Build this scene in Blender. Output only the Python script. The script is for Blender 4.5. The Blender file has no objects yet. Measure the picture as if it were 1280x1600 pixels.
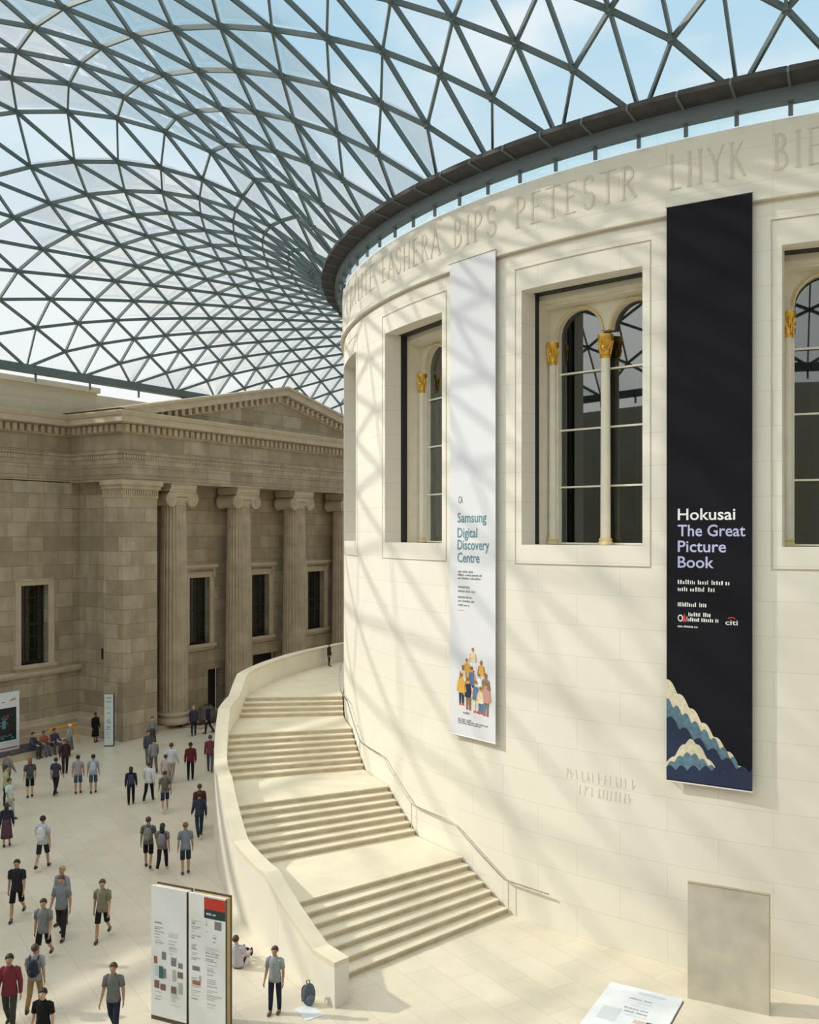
import bpy, bmesh, math, random
import numpy as np
from mathutils import Vector, Matrix

random.seed(7)
C = bpy.context.scene.collection
SC = bpy.context.scene
R_ = math.radians
pi = math.pi

# ------------------------------------------------------------------ camera, sky, sun, exposure
CAM = Vector((7.19, -46.17, 11.15))
cam_d = bpy.data.cameras.new('camera')
cam = bpy.data.objects.new('camera', cam_d); C.objects.link(cam)
cam.location = CAM
cam.rotation_euler = (R_(90), 0, R_(32.97))
cam_d.sensor_fit = 'VERTICAL'; cam_d.sensor_height = 36.0; cam_d.lens = 1480 / 1600 * 36
cam_d.shift_y = 32 / 1600
cam_d.clip_end = 600
SC.camera = cam

SC.view_settings.view_transform = 'Standard'
SC.view_settings.look = 'None'
SC.view_settings.gamma = 1
SC.view_settings.exposure = -0.04
try: SC.view_settings.use_curve_mapping = False
except Exception: pass
SC.cycles.max_bounces = 8
SC.cycles.diffuse_bounces = 5
SC.cycles.transparent_max_bounces = 12

SUN_AZ, SUN_EL = R_(-155), R_(35.5)
SUN_DIR = Vector((math.cos(SUN_AZ) * math.cos(SUN_EL), math.sin(SUN_AZ) * math.cos(SUN_EL), math.sin(SUN_EL)))
sun_d = bpy.data.lights.new('sun', 'SUN')
sun_d.energy = 2.75; sun_d.color = (1.0, 0.93, 0.81); sun_d.angle = R_(1.0)
sun = bpy.data.objects.new('sun', sun_d); C.objects.link(sun)
sun.rotation_euler = (-SUN_DIR).to_track_quat('-Z', 'Y').to_euler()
sun.location = SUN_DIR * 80

world = bpy.data.worlds.new('sky'); SC.world = world
world.use_nodes = True
wt = world.node_tree; wt.nodes.clear()
def wn(t, **k):
    n = wt.nodes.new(t)
    for a, b in k.items(): setattr(n, a, b)
    return n
w_out = wn('ShaderNodeOutputWorld'); w_bg = wn('ShaderNodeBackground')
w_tc = wn('ShaderNodeTexCoord'); w_sep = wn('ShaderNodeSeparateXYZ')
wt.links.new(w_tc.outputs['Generated'], w_sep.inputs[0])
w_ramp = wn('ShaderNodeValToRGB')
el = w_ramp.color_ramp.elements
el[0].position = 0.0; el[0].color = (0.93, 0.94, 0.92, 1)
el[1].position = 1.0; el[1].color = (0.52, 0.72, 0.90, 1)
for p, c in ((0.22, (0.90, 0.93, 0.94, 1)), (0.36, (0.64, 0.79, 0.88, 1)), (0.46, (0.48, 0.70, 0.84, 1))):
    e = el.new(p); e.color = c
wt.links.new(w_sep.outputs['Z'], w_ramp.inputs[0])
# soft clouds
w_map = wn('ShaderNodeMapping'); w_map.inputs['Scale'].default_value = (2.2, 2.2, 5.0)
wt.links.new(w_tc.outputs['Generated'], w_map.inputs[0])
w_noise = wn('ShaderNodeTexNoise'); w_noise.inputs['Scale'].default_value = 1.6; w_noise.inputs['Detail'].default_value = 6
wt.links.new(w_map.outputs[0], w_noise.inputs['Vector'])
w_cr = wn('ShaderNodeValToRGB')
w_cr.color_ramp.elements[0].position = 0.50; w_cr.color_ramp.elements[0].color = (0, 0, 0, 1)
w_cr.color_ramp.elements[1].position = 0.68; w_cr.color_ramp.elements[1].color = (0.75, 0.75, 0.75, 1)
wt.links.new(w_noise.outputs['Fac'], w_cr.inputs[0])
w_mix = wn('ShaderNodeMixRGB'); w_mix.inputs[2].default_value = (0.93, 0.95, 0.96, 1)
wt.links.new(w_cr.outputs[0], w_mix.inputs[0]); wt.links.new(w_ramp.outputs[0], w_mix.inputs[1])
# the sky is brighter round the sun, behind and above the viewer
w_dot = wn('ShaderNodeVectorMath', operation='DOT_PRODUCT')
w_dot.inputs[1].default_value = Vector((math.cos(R_(-128)) * .72, math.sin(R_(-128)) * .72, .69)).normalized()
wt.links.new(w_tc.outputs['Generated'], w_dot.inputs[0])
w_mr = wn('ShaderNodeMapRange'); w_mr.inputs['From Min'].default_value = 0.35; w_mr.inputs['From Max'].default_value = 1.0
w_mr.inputs['To Min'].default_value = 0.0; w_mr.inputs['To Max'].default_value = 1.8
wt.links.new(w_dot.outputs['Value'], w_mr.inputs['Value'])
w_bg2 = wn('ShaderNodeBackground'); w_bg2.inputs['Color'].default_value = (1.0, 0.93, 0.80, 1)
w_add = wn('ShaderNodeAddShader')
wt.links.new(w_mix.outputs[0], w_bg.inputs['Color']); w_bg.inputs['Strength'].default_value = 1.06
wt.links.new(w_mr.outputs[0], w_bg2.inputs['Strength'])
wt.links.new(w_bg.outputs[0], w_add.inputs[0]); wt.links.new(w_bg2.outputs[0], w_add.inputs[1])
wt.links.new(w_add.outputs[0], w_out.inputs[0])

# ------------------------------------------------------------------ materials
MATS = {}
def mat(name, color, rough=0.6, metal=0.0, noise=0.0, nscale=6.0, spec=0.5, emit=None, coat=0.0):
    if name in MATS: return MATS[name]
    m = bpy.data.materials.new(name); m.use_nodes = True
    nt = m.node_tree; b = nt.nodes['Principled BSDF']
    b.inputs['Base Color'].default_value = (*color, 1)
    b.inputs['Roughness'].default_value = rough; b.inputs['Metallic'].default_value = metal
    b.inputs['Specular IOR Level'].default_value = spec
    if noise:
        tc = nt.nodes.new('ShaderNodeTexCoord'); n = nt.nodes.new('ShaderNodeTexNoise')
        n.inputs['Scale'].default_value = nscale; n.inputs['Detail'].default_value = 5
        nt.links.new(tc.outputs['Object'], n.inputs['Vector'])
        r = nt.nodes.new('ShaderNodeMapRange')
        r.inputs['From Min'].default_value = .3; r.inputs['From Max'].default_value = .7
        r.inputs['To Min'].default_value = 1 - noise; r.inputs['To Max'].default_value = 1 + noise
        nt.links.new(n.outputs['Fac'], r.inputs['Value'])
        mx = nt.nodes.new('ShaderNodeMixRGB'); mx.blend_type = 'MULTIPLY'; mx.inputs[0].default_value = 1
        mx.inputs[1].default_value = (*color, 1)
        nt.links.new(r.outputs[0], mx.inputs[2]); nt.links.new(mx.outputs[0], b.inputs['Base Color'])
    MATS[name] = m
    return m

def stone(name, c1, c2, joint, bw, bh, mode, rough=0.7, mortar=0.012, blotch=0.12, bscale=0.5, dirt=None, offset=0.5, bump=0.0, coat=0.0):
    """coursed stone: blocks bw x bh metres with joints; mode 'drum' wraps the courses round the z axis, 'wall' x+y, 'floor' x,y"""
    m = bpy.data.materials.new(name); m.use_nodes = True
    nt = m.node_tree; L = nt.links.new; b = nt.nodes['Principled BSDF']
    b.inputs['Roughness'].default_value = rough
    tc = nt.nodes.new('ShaderNodeTexCoord'); sp = nt.nodes.new('ShaderNodeSeparateXYZ'); L(tc.outputs['Object'], sp.inputs[0])
    cb = nt.nodes.new('ShaderNodeCombineXYZ')
    def math_(op, a, bb):
        n = nt.nodes.new('ShaderNodeMath'); n.operation = op
        for i, v in enumerate((a, bb)):
            if isinstance(v, (int, float)): n.inputs[i].default_value = v
            else: L(v, n.inputs[i])
        return n.outputs[0]
    if mode == 'drum':
        u = math_('MULTIPLY', math_('ARCTAN2', sp.outputs[1], sp.outputs[0]), 22.0); v = sp.outputs[2]
    elif mode == 'wall':
        u = math_('ADD', sp.outputs[0], sp.outputs[1]); v = sp.outputs[2]
    else:
        u, v = sp.outputs[0], sp.outputs[1]
    L(u, cb.inputs[0]); L(v, cb.inputs[1])
    vec = cb.outputs[0]
    if mode == 'floor':
        mp = nt.nodes.new('ShaderNodeMapping'); mp.inputs['Rotation'].default_value = (0, 0, R_(24)); L(vec, mp.inputs[0]); vec = mp.outputs[0]
    br = nt.nodes.new('ShaderNodeTexBrick'); br.offset = offset
    L(vec, br.inputs['Vector'])
    br.inputs['Scale'].default_value = 1.0
    br.inputs['Brick Width'].default_value = bw; br.inputs['Row Height'].default_value = bh
    br.inputs['Mortar Size'].default_value = mortar; br.inputs['Mortar Smooth'].default_value = 0.2
    br.inputs['Bias'].default_value = 0.0
    br.inputs['Color1'].default_value = (*c1, 1); br.inputs['Color2'].default_value = (*c2, 1); br.inputs['Mortar'].default_value = (*joint, 1)
    n = nt.nodes.new('ShaderNodeTexNoise'); n.inputs['Scale'].default_value = bscale; n.inputs['Detail'].default_value = 8; n.inputs['Roughness'].default_value = .65
    L(tc.outputs['Object'], n.inputs['Vector'])
    r = nt.nodes.new('ShaderNodeMapRange'); r.inputs['From Min'].default_value = .3; r.inputs['From Max'].default_value = .7
    r.inputs['To Min'].default_value = 1 - blotch; r.inputs['To Max'].default_value = 1 + blotch * .6
    L(n.outputs['Fac'], r.inputs['Value'])
    mx = nt.nodes.new('ShaderNodeMixRGB'); mx.blend_type = 'MULTIPLY'; mx.inputs[0].default_value = 1
    L(br.outputs['Color'], mx.inputs[1]); L(r.outputs[0], mx.inputs[2])
    last = mx.outputs[0]
    if dirt:
        n2 = nt.nodes.new('ShaderNodeTexNoise'); n2.inputs['Scale'].default_value = .9; n2.inputs['Detail'].default_value = 6
        mp2 = nt.nodes.new('ShaderNodeMapping'); mp2.inputs['Scale'].default_value = (1.6, 1.6, .35); L(tc.outputs['Object'], mp2.inputs[0]); L(mp2.outputs[0], n2.inputs['Vector'])
        r2 = nt.nodes.new('ShaderNodeMapRange'); r2.inputs['From Min'].default_value = .48; r2.inputs['From Max'].default_value = .7
        r2.inputs['To Max'].default_value = .65
        L(n2.outputs['Fac'], r2.inputs['Value'])
        m2 = nt.nodes.new('ShaderNodeMixRGB'); m2.inputs[2].default_value = (*dirt, 1)
        L(r2.outputs[0], m2.inputs[0]); L(last, m2.inputs[1]); last = m2.outputs[0]
    L(last, b.inputs['Base Color'])
    MATS[name] = m
    return m

DRUM = stone('drum_limestone', (.80, .76, .67), (.78, .74, .65), (.69, .64, .54), 2.6, .86, 'drum', rough=.75, mortar=.010, blotch=.05, bscale=.35)
DRUM_TRIM = mat('limestone_smooth', (.79, .75, .66), .7, noise=.04, nscale=1.0)
LETTER_SHADE = mat('limestone_cut_shade', (.66, .61, .51), .8)  # darker than the wall: shadow of the cut letters put into the colour
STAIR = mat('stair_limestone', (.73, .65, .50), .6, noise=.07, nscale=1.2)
RISER_SHADED = mat('riser_limestone_shaded', (.60, .50, .35), .7, noise=.14, nscale=2.5)  # tan stone, darker than the treads to paint in the risers' shade
STAIRW = stone('stair_wall_limestone', (.79, .75, .66), (.775, .735, .64), (.70, .65, .55), 2.4, 6.0, 'wall', rough=.6, mortar=.008, blotch=.05, bscale=.6)
FLOOR = stone('floor_limestone', (.70, .625, .50), (.655, .58, .455), (.53, .46, .35), 1.75, .85, 'floor', rough=.30, mortar=.008, blotch=.08, bscale=.8)
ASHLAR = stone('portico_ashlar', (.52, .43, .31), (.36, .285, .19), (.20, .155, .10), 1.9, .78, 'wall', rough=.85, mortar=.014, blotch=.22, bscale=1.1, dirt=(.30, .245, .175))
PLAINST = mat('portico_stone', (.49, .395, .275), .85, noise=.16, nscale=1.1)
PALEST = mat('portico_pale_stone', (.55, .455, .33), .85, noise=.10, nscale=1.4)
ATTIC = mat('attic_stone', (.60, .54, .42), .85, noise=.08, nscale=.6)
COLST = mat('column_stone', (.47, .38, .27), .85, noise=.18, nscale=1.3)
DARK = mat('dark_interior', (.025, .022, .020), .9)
BLACKM = mat('black_metal', (.02, .02, .022), .5)
STEEL = mat('painted_steel', (.115, .16, .165), .45, noise=.08, nscale=2)
RIMD = mat('dark_rim_panel', (.045, .042, .042), .6, noise=.25, nscale=3)
RIMB = mat('rim_beam_grey', (.105, .135, .145), .45)
CHROME = mat('stainless_steel', (.62, .60, .56), .25, metal=1.0)
GOLD = mat('gilt', (.80, .50, .10), .38, metal=.75, noise=.25, nscale=30)
CREAM = mat('cream_window_stone', (.80, .75, .63), .6, noise=.05, nscale=3)
CREAMY = mat('pale_gold_moulding', (.72, .60, .34), .55)
WHITEB = mat('white_banner_cloth', (.71, .71, .76), .8)
BLACKB = mat('black_banner_cloth', (.010, .010, .015), .8, spec=.15)
WHITEP = mat('white_panel', (.74, .76, .78), .45, noise=.03, nscale=2)
INK_W = mat('white_ink', (.86, .86, .86), .7)
INK_L = mat('lilac_ink', (.50, .51, .78), .7)
INK_T = mat('teal_ink', (.10, .24, .30), .7)
INK_G = mat('grey_ink', (.18, .19, .20), .7)
INK_LG = mat('light_grey_ink', (.42, .43, .44), .7)
INK_R = mat('red_ink', (.62, .05, .03), .7)
INK_O = mat('orange_ink', (.75, .28, .05), .7)
INK_N = mat('navy_ink', (.012, .025, .07), .7)
INK_C = mat('cream_ink', (.72, .65, .47), .7, noise=.15, nscale=9)
INK_S = mat('slate_blue_ink', (.11, .20, .27), .7, noise=.3, nscale=9)
INK_B = mat('brown_ink', (.32, .15, .06), .7)
INK_Y = mat('amber_ink', (.72, .40, .07), .7)
INK_P = mat('pink_ink', (.62, .30, .36), .7)
INK_U = mat('blue_ink', (.10, .18, .40), .7)
WOODG = mat('panel_gold_edge', (.50, .36, .16), .5)
WOODP = mat('panel_pale_edge', (.72, .58, .40), .6)
BRONZE = mat('panel_dark_edge', (.08, .055, .035), .5)
ORANGE = mat('orange_painted_metal', (.80, .36, .06), .5)
BENCHD = mat('bench_dark_top', (.045, .05, .055), .5)
SLABST = mat('slab_grey_stone', (.56, .52, .43), .7, noise=.10, nscale=2.2)

def glass_mat(name, tint, refl=0.06, ior=1.45):
    m = bpy.data.materials.new(name); m.use_nodes = True
    nt = m.node_tree; nt.nodes.clear(); L = nt.links.new
    o = nt.nodes.new('ShaderNodeOutputMaterial'); t = nt.nodes.new('ShaderNodeBsdfTransparent'); g = nt.nodes.new('ShaderNodeBsdfGlossy')
    mx = nt.nodes.new('ShaderNodeMixShader'); f = nt.nodes.new('ShaderNodeFresnel'); f.inputs['IOR'].default_value = ior
    t.inputs[0].default_value = (*tint, 1); g.inputs['Roughness'].default_value = .015; g.inputs[0].default_value = (.9, .95, .97, 1)
    ml = nt.nodes.new('ShaderNodeMath'); ml.operation = 'MULTIPLY'; ml.inputs[1].default_value = refl
    L(f.outputs[0], ml.inputs[0]); L(ml.outputs[0], mx.inputs[0]); L(t.outputs[0], mx.inputs[1]); L(g.outputs[0], mx.inputs[2]); L(mx.outputs[0], o.inputs[0])
    MATS[name] = m
    return m
ROOFGLASS = glass_mat('roof_glass', (.96, .98, .98), .3, 1.25)
PANE = glass_mat('dark_window_glass', (.22, .22, .20), 2.6, 1.6)
CLEAR = glass_mat('clear_strip_glass', (.80, .92, .92), 1.0, 1.4)

# ------------------------------------------------------------------ mesh builder
class MB:
    def __init__(s): s.v = []; s.f = []; s.mi = []; s.cur = 0
    def add(s, vs, fs):
        o = len(s.v); s.v.extend([tuple(p) for p in vs]); s.f.extend([tuple(i + o for i in f) for f in fs]); s.mi.extend([s.cur] * len(fs)); return s
    def box8(s, p):   # p: 4 bottom ccw, 4 top ccw
        return s.add(p, [(3, 2, 1, 0), (4, 5, 6, 7), (0, 1, 5, 4), (1, 2, 6, 5), (2, 3, 7, 6), (3, 0, 4, 7)])
    def box(s, x0, x1, y0, y1, z0, z1):
        return s.box8([(x0, y0, z0), (x1, y0, z0), (x1, y1, z0), (x0, y1, z0), (x0, y0, z1), (x1, y0, z1), (x1, y1, z1), (x0, y1, z1)])
    def fbox(s, F, u0, u1, w0, w1, z0, z1):   # box in a local frame F(u,w,z)
        P = [F(u0, w0, z0), F(u1, w0, z0), F(u1, w1, z0), F(u0, w1, z0), F(u0, w0, z1), F(u1, w0, z1), F(u1, w1, z1), F(u0, w1, z1)]
        return s.box8(P)
    def beam(s, p, q, w, h, up=None, w2=None, h2=None):
        p = Vector(p); q = Vector(q); d = (q - p)
        if d.length < 1e-6: return s
        d.normalize(); up = Vector(up) if up is not None else Vector((0, 0, 1))
        a = d.cross(up)
        if a.length < 1e-4: a = d.cross(Vector((1, 0, 0)))
        a.normalize(); b = a.cross(d).normalized()
        w2 = w if w2 is None else w2; h2 = h if h2 is None else h2
        P = []
        for c, ww, hh in ((p, w, h), (q, w2, h2)):
            P += [c - a * ww / 2 - b * hh / 2, c + a * ww / 2 - b * hh / 2, c + a * ww / 2 + b * hh / 2, c - a * ww / 2 + b * hh / 2]
        return s.box8(P)
    def tube(s, pts, rad, n=8, caps=True):
        pts = [Vector(p) for p in pts]; k = len(pts)
        rr = rad if isinstance(rad, (list, tuple)) else [rad] * k
        vs = []; ref = None
        for i, p in enumerate(pts):
            d = (pts[min(i + 1, k - 1)] - pts[max(i - 1, 0)]).normalized()
            if ref is None: ref = d.orthogonal().normalized()
            a = (ref - d * ref.dot(d)); a = a.normalized() if a.length > 1e-5 else d.orthogonal().normalized()
            ref = a; b = d.cross(a)
            for j in range(n):
                t = 2 * pi * j / n; vs.append(p + (a * math.cos(t) + b * math.sin(t)) * rr[i])
        fs = [(i * n + j, i * n + (j + 1) % n, (i + 1) * n + (j + 1) % n, (i + 1) * n + j) for i in range(k - 1) for j in range(n)]
        if caps: fs += [tuple(reversed(range(n))), tuple(range((k - 1) * n, k * n))]
        return s.add(vs, fs)
    def lathe(s, prof, n=24, c=(0, 0, 0), flute=0, depth=0.0):
        vs = []; c = Vector(c)
        for r, z in prof:
            for j in range(n):
                t = 2 * pi * j / n
                rr = r * (1 - depth * (0.5 - 0.5 * math.cos(flute * t)) ** .6) if flute and len(prof) > 0 else r
                vs.append(c + Vector((rr * math.cos(t), rr * math.sin(t), z)))
        k = len(prof)
        fs = [(i * n + j, i * n + (j + 1) % n, (i + 1) * n + (j + 1) % n, (i + 1) * n + j) for i in range(k - 1) for j in range(n)]
        fs += [tuple(reversed(range(n))), tuple(range((k - 1) * n, k * n))]
        return s.add(vs, fs)
    def ball(s, c, r, n=10, m=6):
        c = Vector(c); r = Vector(r) if not isinstance(r, (int, float)) else Vector((r, r, r)); vs = []; fs = []
        for i in range(m + 1):
            a = pi * i / m
            for j in range(n):
                t = 2 * pi * j / n
                vs.append(c + Vector((r.x * math.sin(a) * math.cos(t), r.y * math.sin(a) * math.sin(t), r.z * math.cos(a))))
        for i in range(m):
            for j in range(n): fs.append((i * n + j, (i + 1) * n + j, (i + 1) * n + (j + 1) % n, i * n + (j + 1) % n))
        return s.add(vs, fs)
    def sweep(s, prof, path, closed_prof=True):
        """prof: list of (out, z); path: plan points; outward is to the right of travel. Mitred corners."""
        n = len(path); P = [Vector((p[0], p[1])) for p in path]; rings = []
        for i in range(n):
            ds = []
            if i > 0: ds.append((P[i] - P[i - 1]).normalized())
            if i < n - 1: ds.append((P[i + 1] - P[i]).normalized())
            ns = [Vector((d.y, -d.x)) for d in ds]
            o = ns[0] if len(ns) == 1 else (ns[0] + ns[1]) / max(.2, 1 + ns[0].dot(ns[1]))
            rings.append([(P[i].x + o.x * a, P[i].y + o.y * a, z) for a, z in prof])
        k = len(prof); vs = [p for r in rings for p in r]
        fs = [(i * k + j, i * k + (j + 1) % k, (i + 1) * k + (j + 1) % k, (i + 1) * k + j) for i in range(n - 1) for j in range(k if closed_prof else k - 1)]
        if closed_prof: fs += [tuple(range(k)), tuple(reversed(range((n - 1) * k, n * k)))]
        return s.add(vs, fs)
    def build(s, name, m, parent=None, smooth=False, recalc=True, angle=35):
        me = bpy.data.meshes.new(name); me.from_pydata(s.v, [], s.f)
        ms = m if isinstance(m, (list, tuple)) else [m]
        for x in ms: me.materials.append(x)
        if len(ms) > 1: me.polygons.foreach_set('material_index', s.mi)
        if recalc:
            bm = bmesh.new(); bm.from_mesh(me); bmesh.ops.recalc_face_normals(bm, faces=bm.faces); bm.to_mesh(me); bm.free()
        if smooth:
            me.polygons.foreach_set('use_smooth', [True] * len(me.polygons))
            try: me.set_sharp_from_angle(angle=R_(angle))
            except Exception: pass
        me.update()
        o = bpy.data.objects.new(name, me); C.objects.link(o)
        if parent: o.parent = parent
        return o

def tag(o, label=None, cat=None, group=None, kind=None):
    if label: o['label'] = label
    if cat: o['category'] = cat
    if group: o['group'] = group
    if kind: o['kind'] = kind
    return o
def empty(name, loc, rz=0.0):
    o = bpy.data.objects.new(name, None); C.objects.link(o); o.location = loc; o.rotation_euler = (0, 0, rz); o.empty_display_size = .2; return o
def copy_tree(o, parent=None):
    c = o.copy(); C.objects.link(c)
    if parent: c.parent = parent
    for ch in list(o.children): copy_tree(ch, c)
    return c
def pol(r, deg, z=0.0): return Vector((r * math.cos(R_(deg)), r * math.sin(R_(deg)), z))

# ------------------------------------------------------------------ floor and plain court walls
b = MB(); b.box(-39, 38, -50, 52, -.3, 0)
tag(b.build('floor', FLOOR), 'pale limestone paved floor of the covered court', 'floor', kind='structure')

PLAINW = ASHLAR
b = MB(); b.box(36.6, 37.6, -50, 51, 0, 19.5)
tag(b.build('wall_right', ATTIC), 'plain stone court wall beyond the round hall', 'wall', kind='structure')
b = MB(); b.box(-39, 37.6, 51, 52, 0, 19.5)
tag(b.build('wall_far', ATTIC), 'plain stone court wall at the far end', 'wall', kind='structure')
b = MB(); b.box(-39, 37.6, -51, -50, 0, 19.5)
tag(b.build('wall_near', ATTIC), 'plain stone court wall behind the viewpoint', 'wall', kind='structure')

# ------------------------------------------------------------------ portico facade (left wall)
def wall_cells(F, us, zs, openings, depth):
    """front face at w=0 in frame F(u,w,z) (w inward), with rectangular openings (u0,u1,z0,z1) given reveals of depth"""
    b = MB()
    us = sorted(set(us + [o[0] for o in openings] + [o[1] for o in openings])); zs = sorted(set(zs + [o[2] for o in openings] + [o[3] for o in openings]))
    for i in range(len(us) - 1):
        for j in range(len(zs) - 1):
            uc, zc = (us[i] + us[i + 1]) / 2, (zs[j] + zs[j + 1]) / 2
            if any(o[0] < uc < o[1] and o[2] < zc < o[3] for o in openings): continue
            b.add([F(us[i], 0, zs[j]), F(us[i + 1], 0, zs[j]), F(us[i + 1], 0, zs[j + 1]), F(us[i], 0, zs[j + 1])], [(0, 1, 2, 3)])
    for u0, u1, z0, z1 in openings:
        for (a, c) in (((u0, z0), (u1, z0)), ((u1, z0), (u1, z1)), ((u1, z1), (u0, z1)), ((u0, z1), (u0, z0))):
            b.add([F(a[0], 0, a[1]), F(c[0], 0, c[1]), F(c[0], depth, c[1]), F(a[0], depth, a[1])], [(0, 1, 2, 3)])
    return b

EM, EP, EI = -37.4, -33.0, -35.0       # main wall, portico front, wall behind the columns
NS, NN, NR = -12.2, 12.9, -11.55       # portico south and north faces, recessed return wall
def FE(E): return lambda u, w, z: (E - w, u, z)      # east-facing wall, u runs north
W_MAIN = (-15.3, -13.62, 4.1, 8.32)
W_IN = [(-5.55, -3.85, 4.35, 8.4), (-.05, 1.64, 4.35, 8.4), (5.67, 7.55, 4.35, 8.4)]
D_IN = [(-3.96, -2.75, 0.0, 2.7), (.1, 2.6, 0.0, 3.15)]
root = empty('wall_left', (0, 0, 0)); tag(root, 'tall ashlar court wall with a pedimented portico', 'wall', kind='structure')
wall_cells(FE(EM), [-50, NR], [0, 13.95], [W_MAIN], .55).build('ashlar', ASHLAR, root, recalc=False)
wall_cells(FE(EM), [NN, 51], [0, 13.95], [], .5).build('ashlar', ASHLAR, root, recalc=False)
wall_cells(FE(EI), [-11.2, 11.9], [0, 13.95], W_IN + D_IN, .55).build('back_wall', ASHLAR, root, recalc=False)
b = MB(); b.box(EM, -34.5, NR, NR + .6, 0, 13.95); b.build('return_wall', ASHLAR, root)
b = MB(); b.box(EM, -33.0, NN - .7, NN, 0, 13.95); b.build('return_wall', ASHLAR, root)
b = MB()
for u, z0, z1 in ((-35.47, 4.15, 4.75),): b.box(u - .09, u + .09, NR - .012, NR + .01, z0, z1)
b.build('slit', BLACKM, root)
# antae with capitals
for (n0, n1) in ((NS, -9.85), (10.55, NN)):
    b = MB(); b.box(-34.55, EP, n0, n1, 0, 13.05); b.build('pilaster', ASHLAR, root)
    b = MB()
    path = [(-34.55, n1), (-34.55, n0), (EP, n0), (EP, n1), (-34.55, n1)] if n0 < 0 else [(-34.55, n0), (EP, n0), (EP, n1), (-34.55, n1)]
    path = [(-34.6, n0), (EP, n0), (EP, n1), (-34.6, n1)]
    b.sweep([(0, 13.0), (.06, 13.05), (.06, 13.12), (.03, 13.14), (.03, 13.42), (.14, 13.5), (.14, 13.62), (.24, 13.72), (.24, 13.95), (-.3, 13.95), (-.3, 13.0)], path)
    for i in range(16):
        u = n0 + .06 + (n1 - n0 - .12) * i / 15
        b.box(EP + .02, EP + .10, u - .04, u + .04, 13.18, 13.44)
    for i in range(10):
        u = -34.5 + 1.45 * i / 9
        b.box(u - .04, u + .04, n0 - .10, n0 - .02, 13.18, 13.44)
    b.build('pilaster_capital', PLAINST, root)
# base mouldings (stepped podium along the wall)
b = MB()
pth = [(EM, -50), (EM, NR), (-34.6, NR)]
b.sweep([(0, 0), (.75, 0), (.75, .42), (.42, .42), (.42, .82), (.2, .9), (.12, 1.05), (0, 1.1)], pth)
b.build('stepped_base', PLAINST, root)
b = MB(); b.sweep([(0, 0), (1.4, 0), (1.4, .22), (0, .22)], [(-35.0, -9.85), (-35.0, 10.5)]); b.build('stylobate', PLAINST, root)
# sill course
b = MB(); b.sweep([(0, 3.42), (.10, 3.42), (.16, 3.55), (.16, 3.7), (0, 3.74)], [(EM, -50), (EM, NR)]); b.build('string_course', PALEST, root)
# entablature
path = [(EM, -50), (EM, NS), (EP, NS), (EP, NN), (EM, NN), (EM, 51)]
prof = [(-.4, 13.9), (0, 13.9), (0, 14.25), (.03, 14.26), (.03, 14.65), (.06, 14.66), (.06, 15.08), (.10, 15.1), (.10, 15.3), (.20, 15.38), (.20, 15.46), (.02, 15.5), (.02, 16.42), (.10, 16.46), (.10, 16.5), (-.4, 16.5)]
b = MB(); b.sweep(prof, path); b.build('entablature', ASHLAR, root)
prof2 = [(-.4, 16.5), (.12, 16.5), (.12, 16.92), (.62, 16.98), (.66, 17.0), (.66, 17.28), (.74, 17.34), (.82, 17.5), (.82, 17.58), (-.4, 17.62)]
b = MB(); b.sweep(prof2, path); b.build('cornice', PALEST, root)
b = MB()
def dentils(b, p, q, z0, z1, step, w, d, off):
    p = Vector((p[0], p[1])); q = Vector((q[0], q[1])); L = (q - p).length; dd = (q - p) / L; nn = Vector((dd.y, -dd.x)); k = int(L / step)
    for i in range(k + 1):
        c = p + dd * (L * i / k)
        a0 = c - dd * w / 2 + nn * off; a1 = c + dd * w / 2 + nn * off; b1 = a1 + nn * d; b0 = a0 + nn * d
        b.box8([(a0.x, a0.y, z0), (b0.x, b0.y, z0), (b1.x, b1.y, z0), (a1.x, a1.y, z0), (a0.x, a0.y, z1), (b0.x, b0.y, z1), (b1.x, b1.y, z1), (a1.x, a1.y, z1)])
for (p, q) in (((EM, -26), (EM, NS - .3)), ((EM + .3, NS), (EP, NS)), ((EP, NS), (EP, NN))):
    dentils(b, p, q, 16.54, 16.9, .42, .25, .26, .10)
    dentils(b, p, q, 15.14, 15.3, .17, .10, .05, .09)
b.build('dentils', PLAINST, root)
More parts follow.
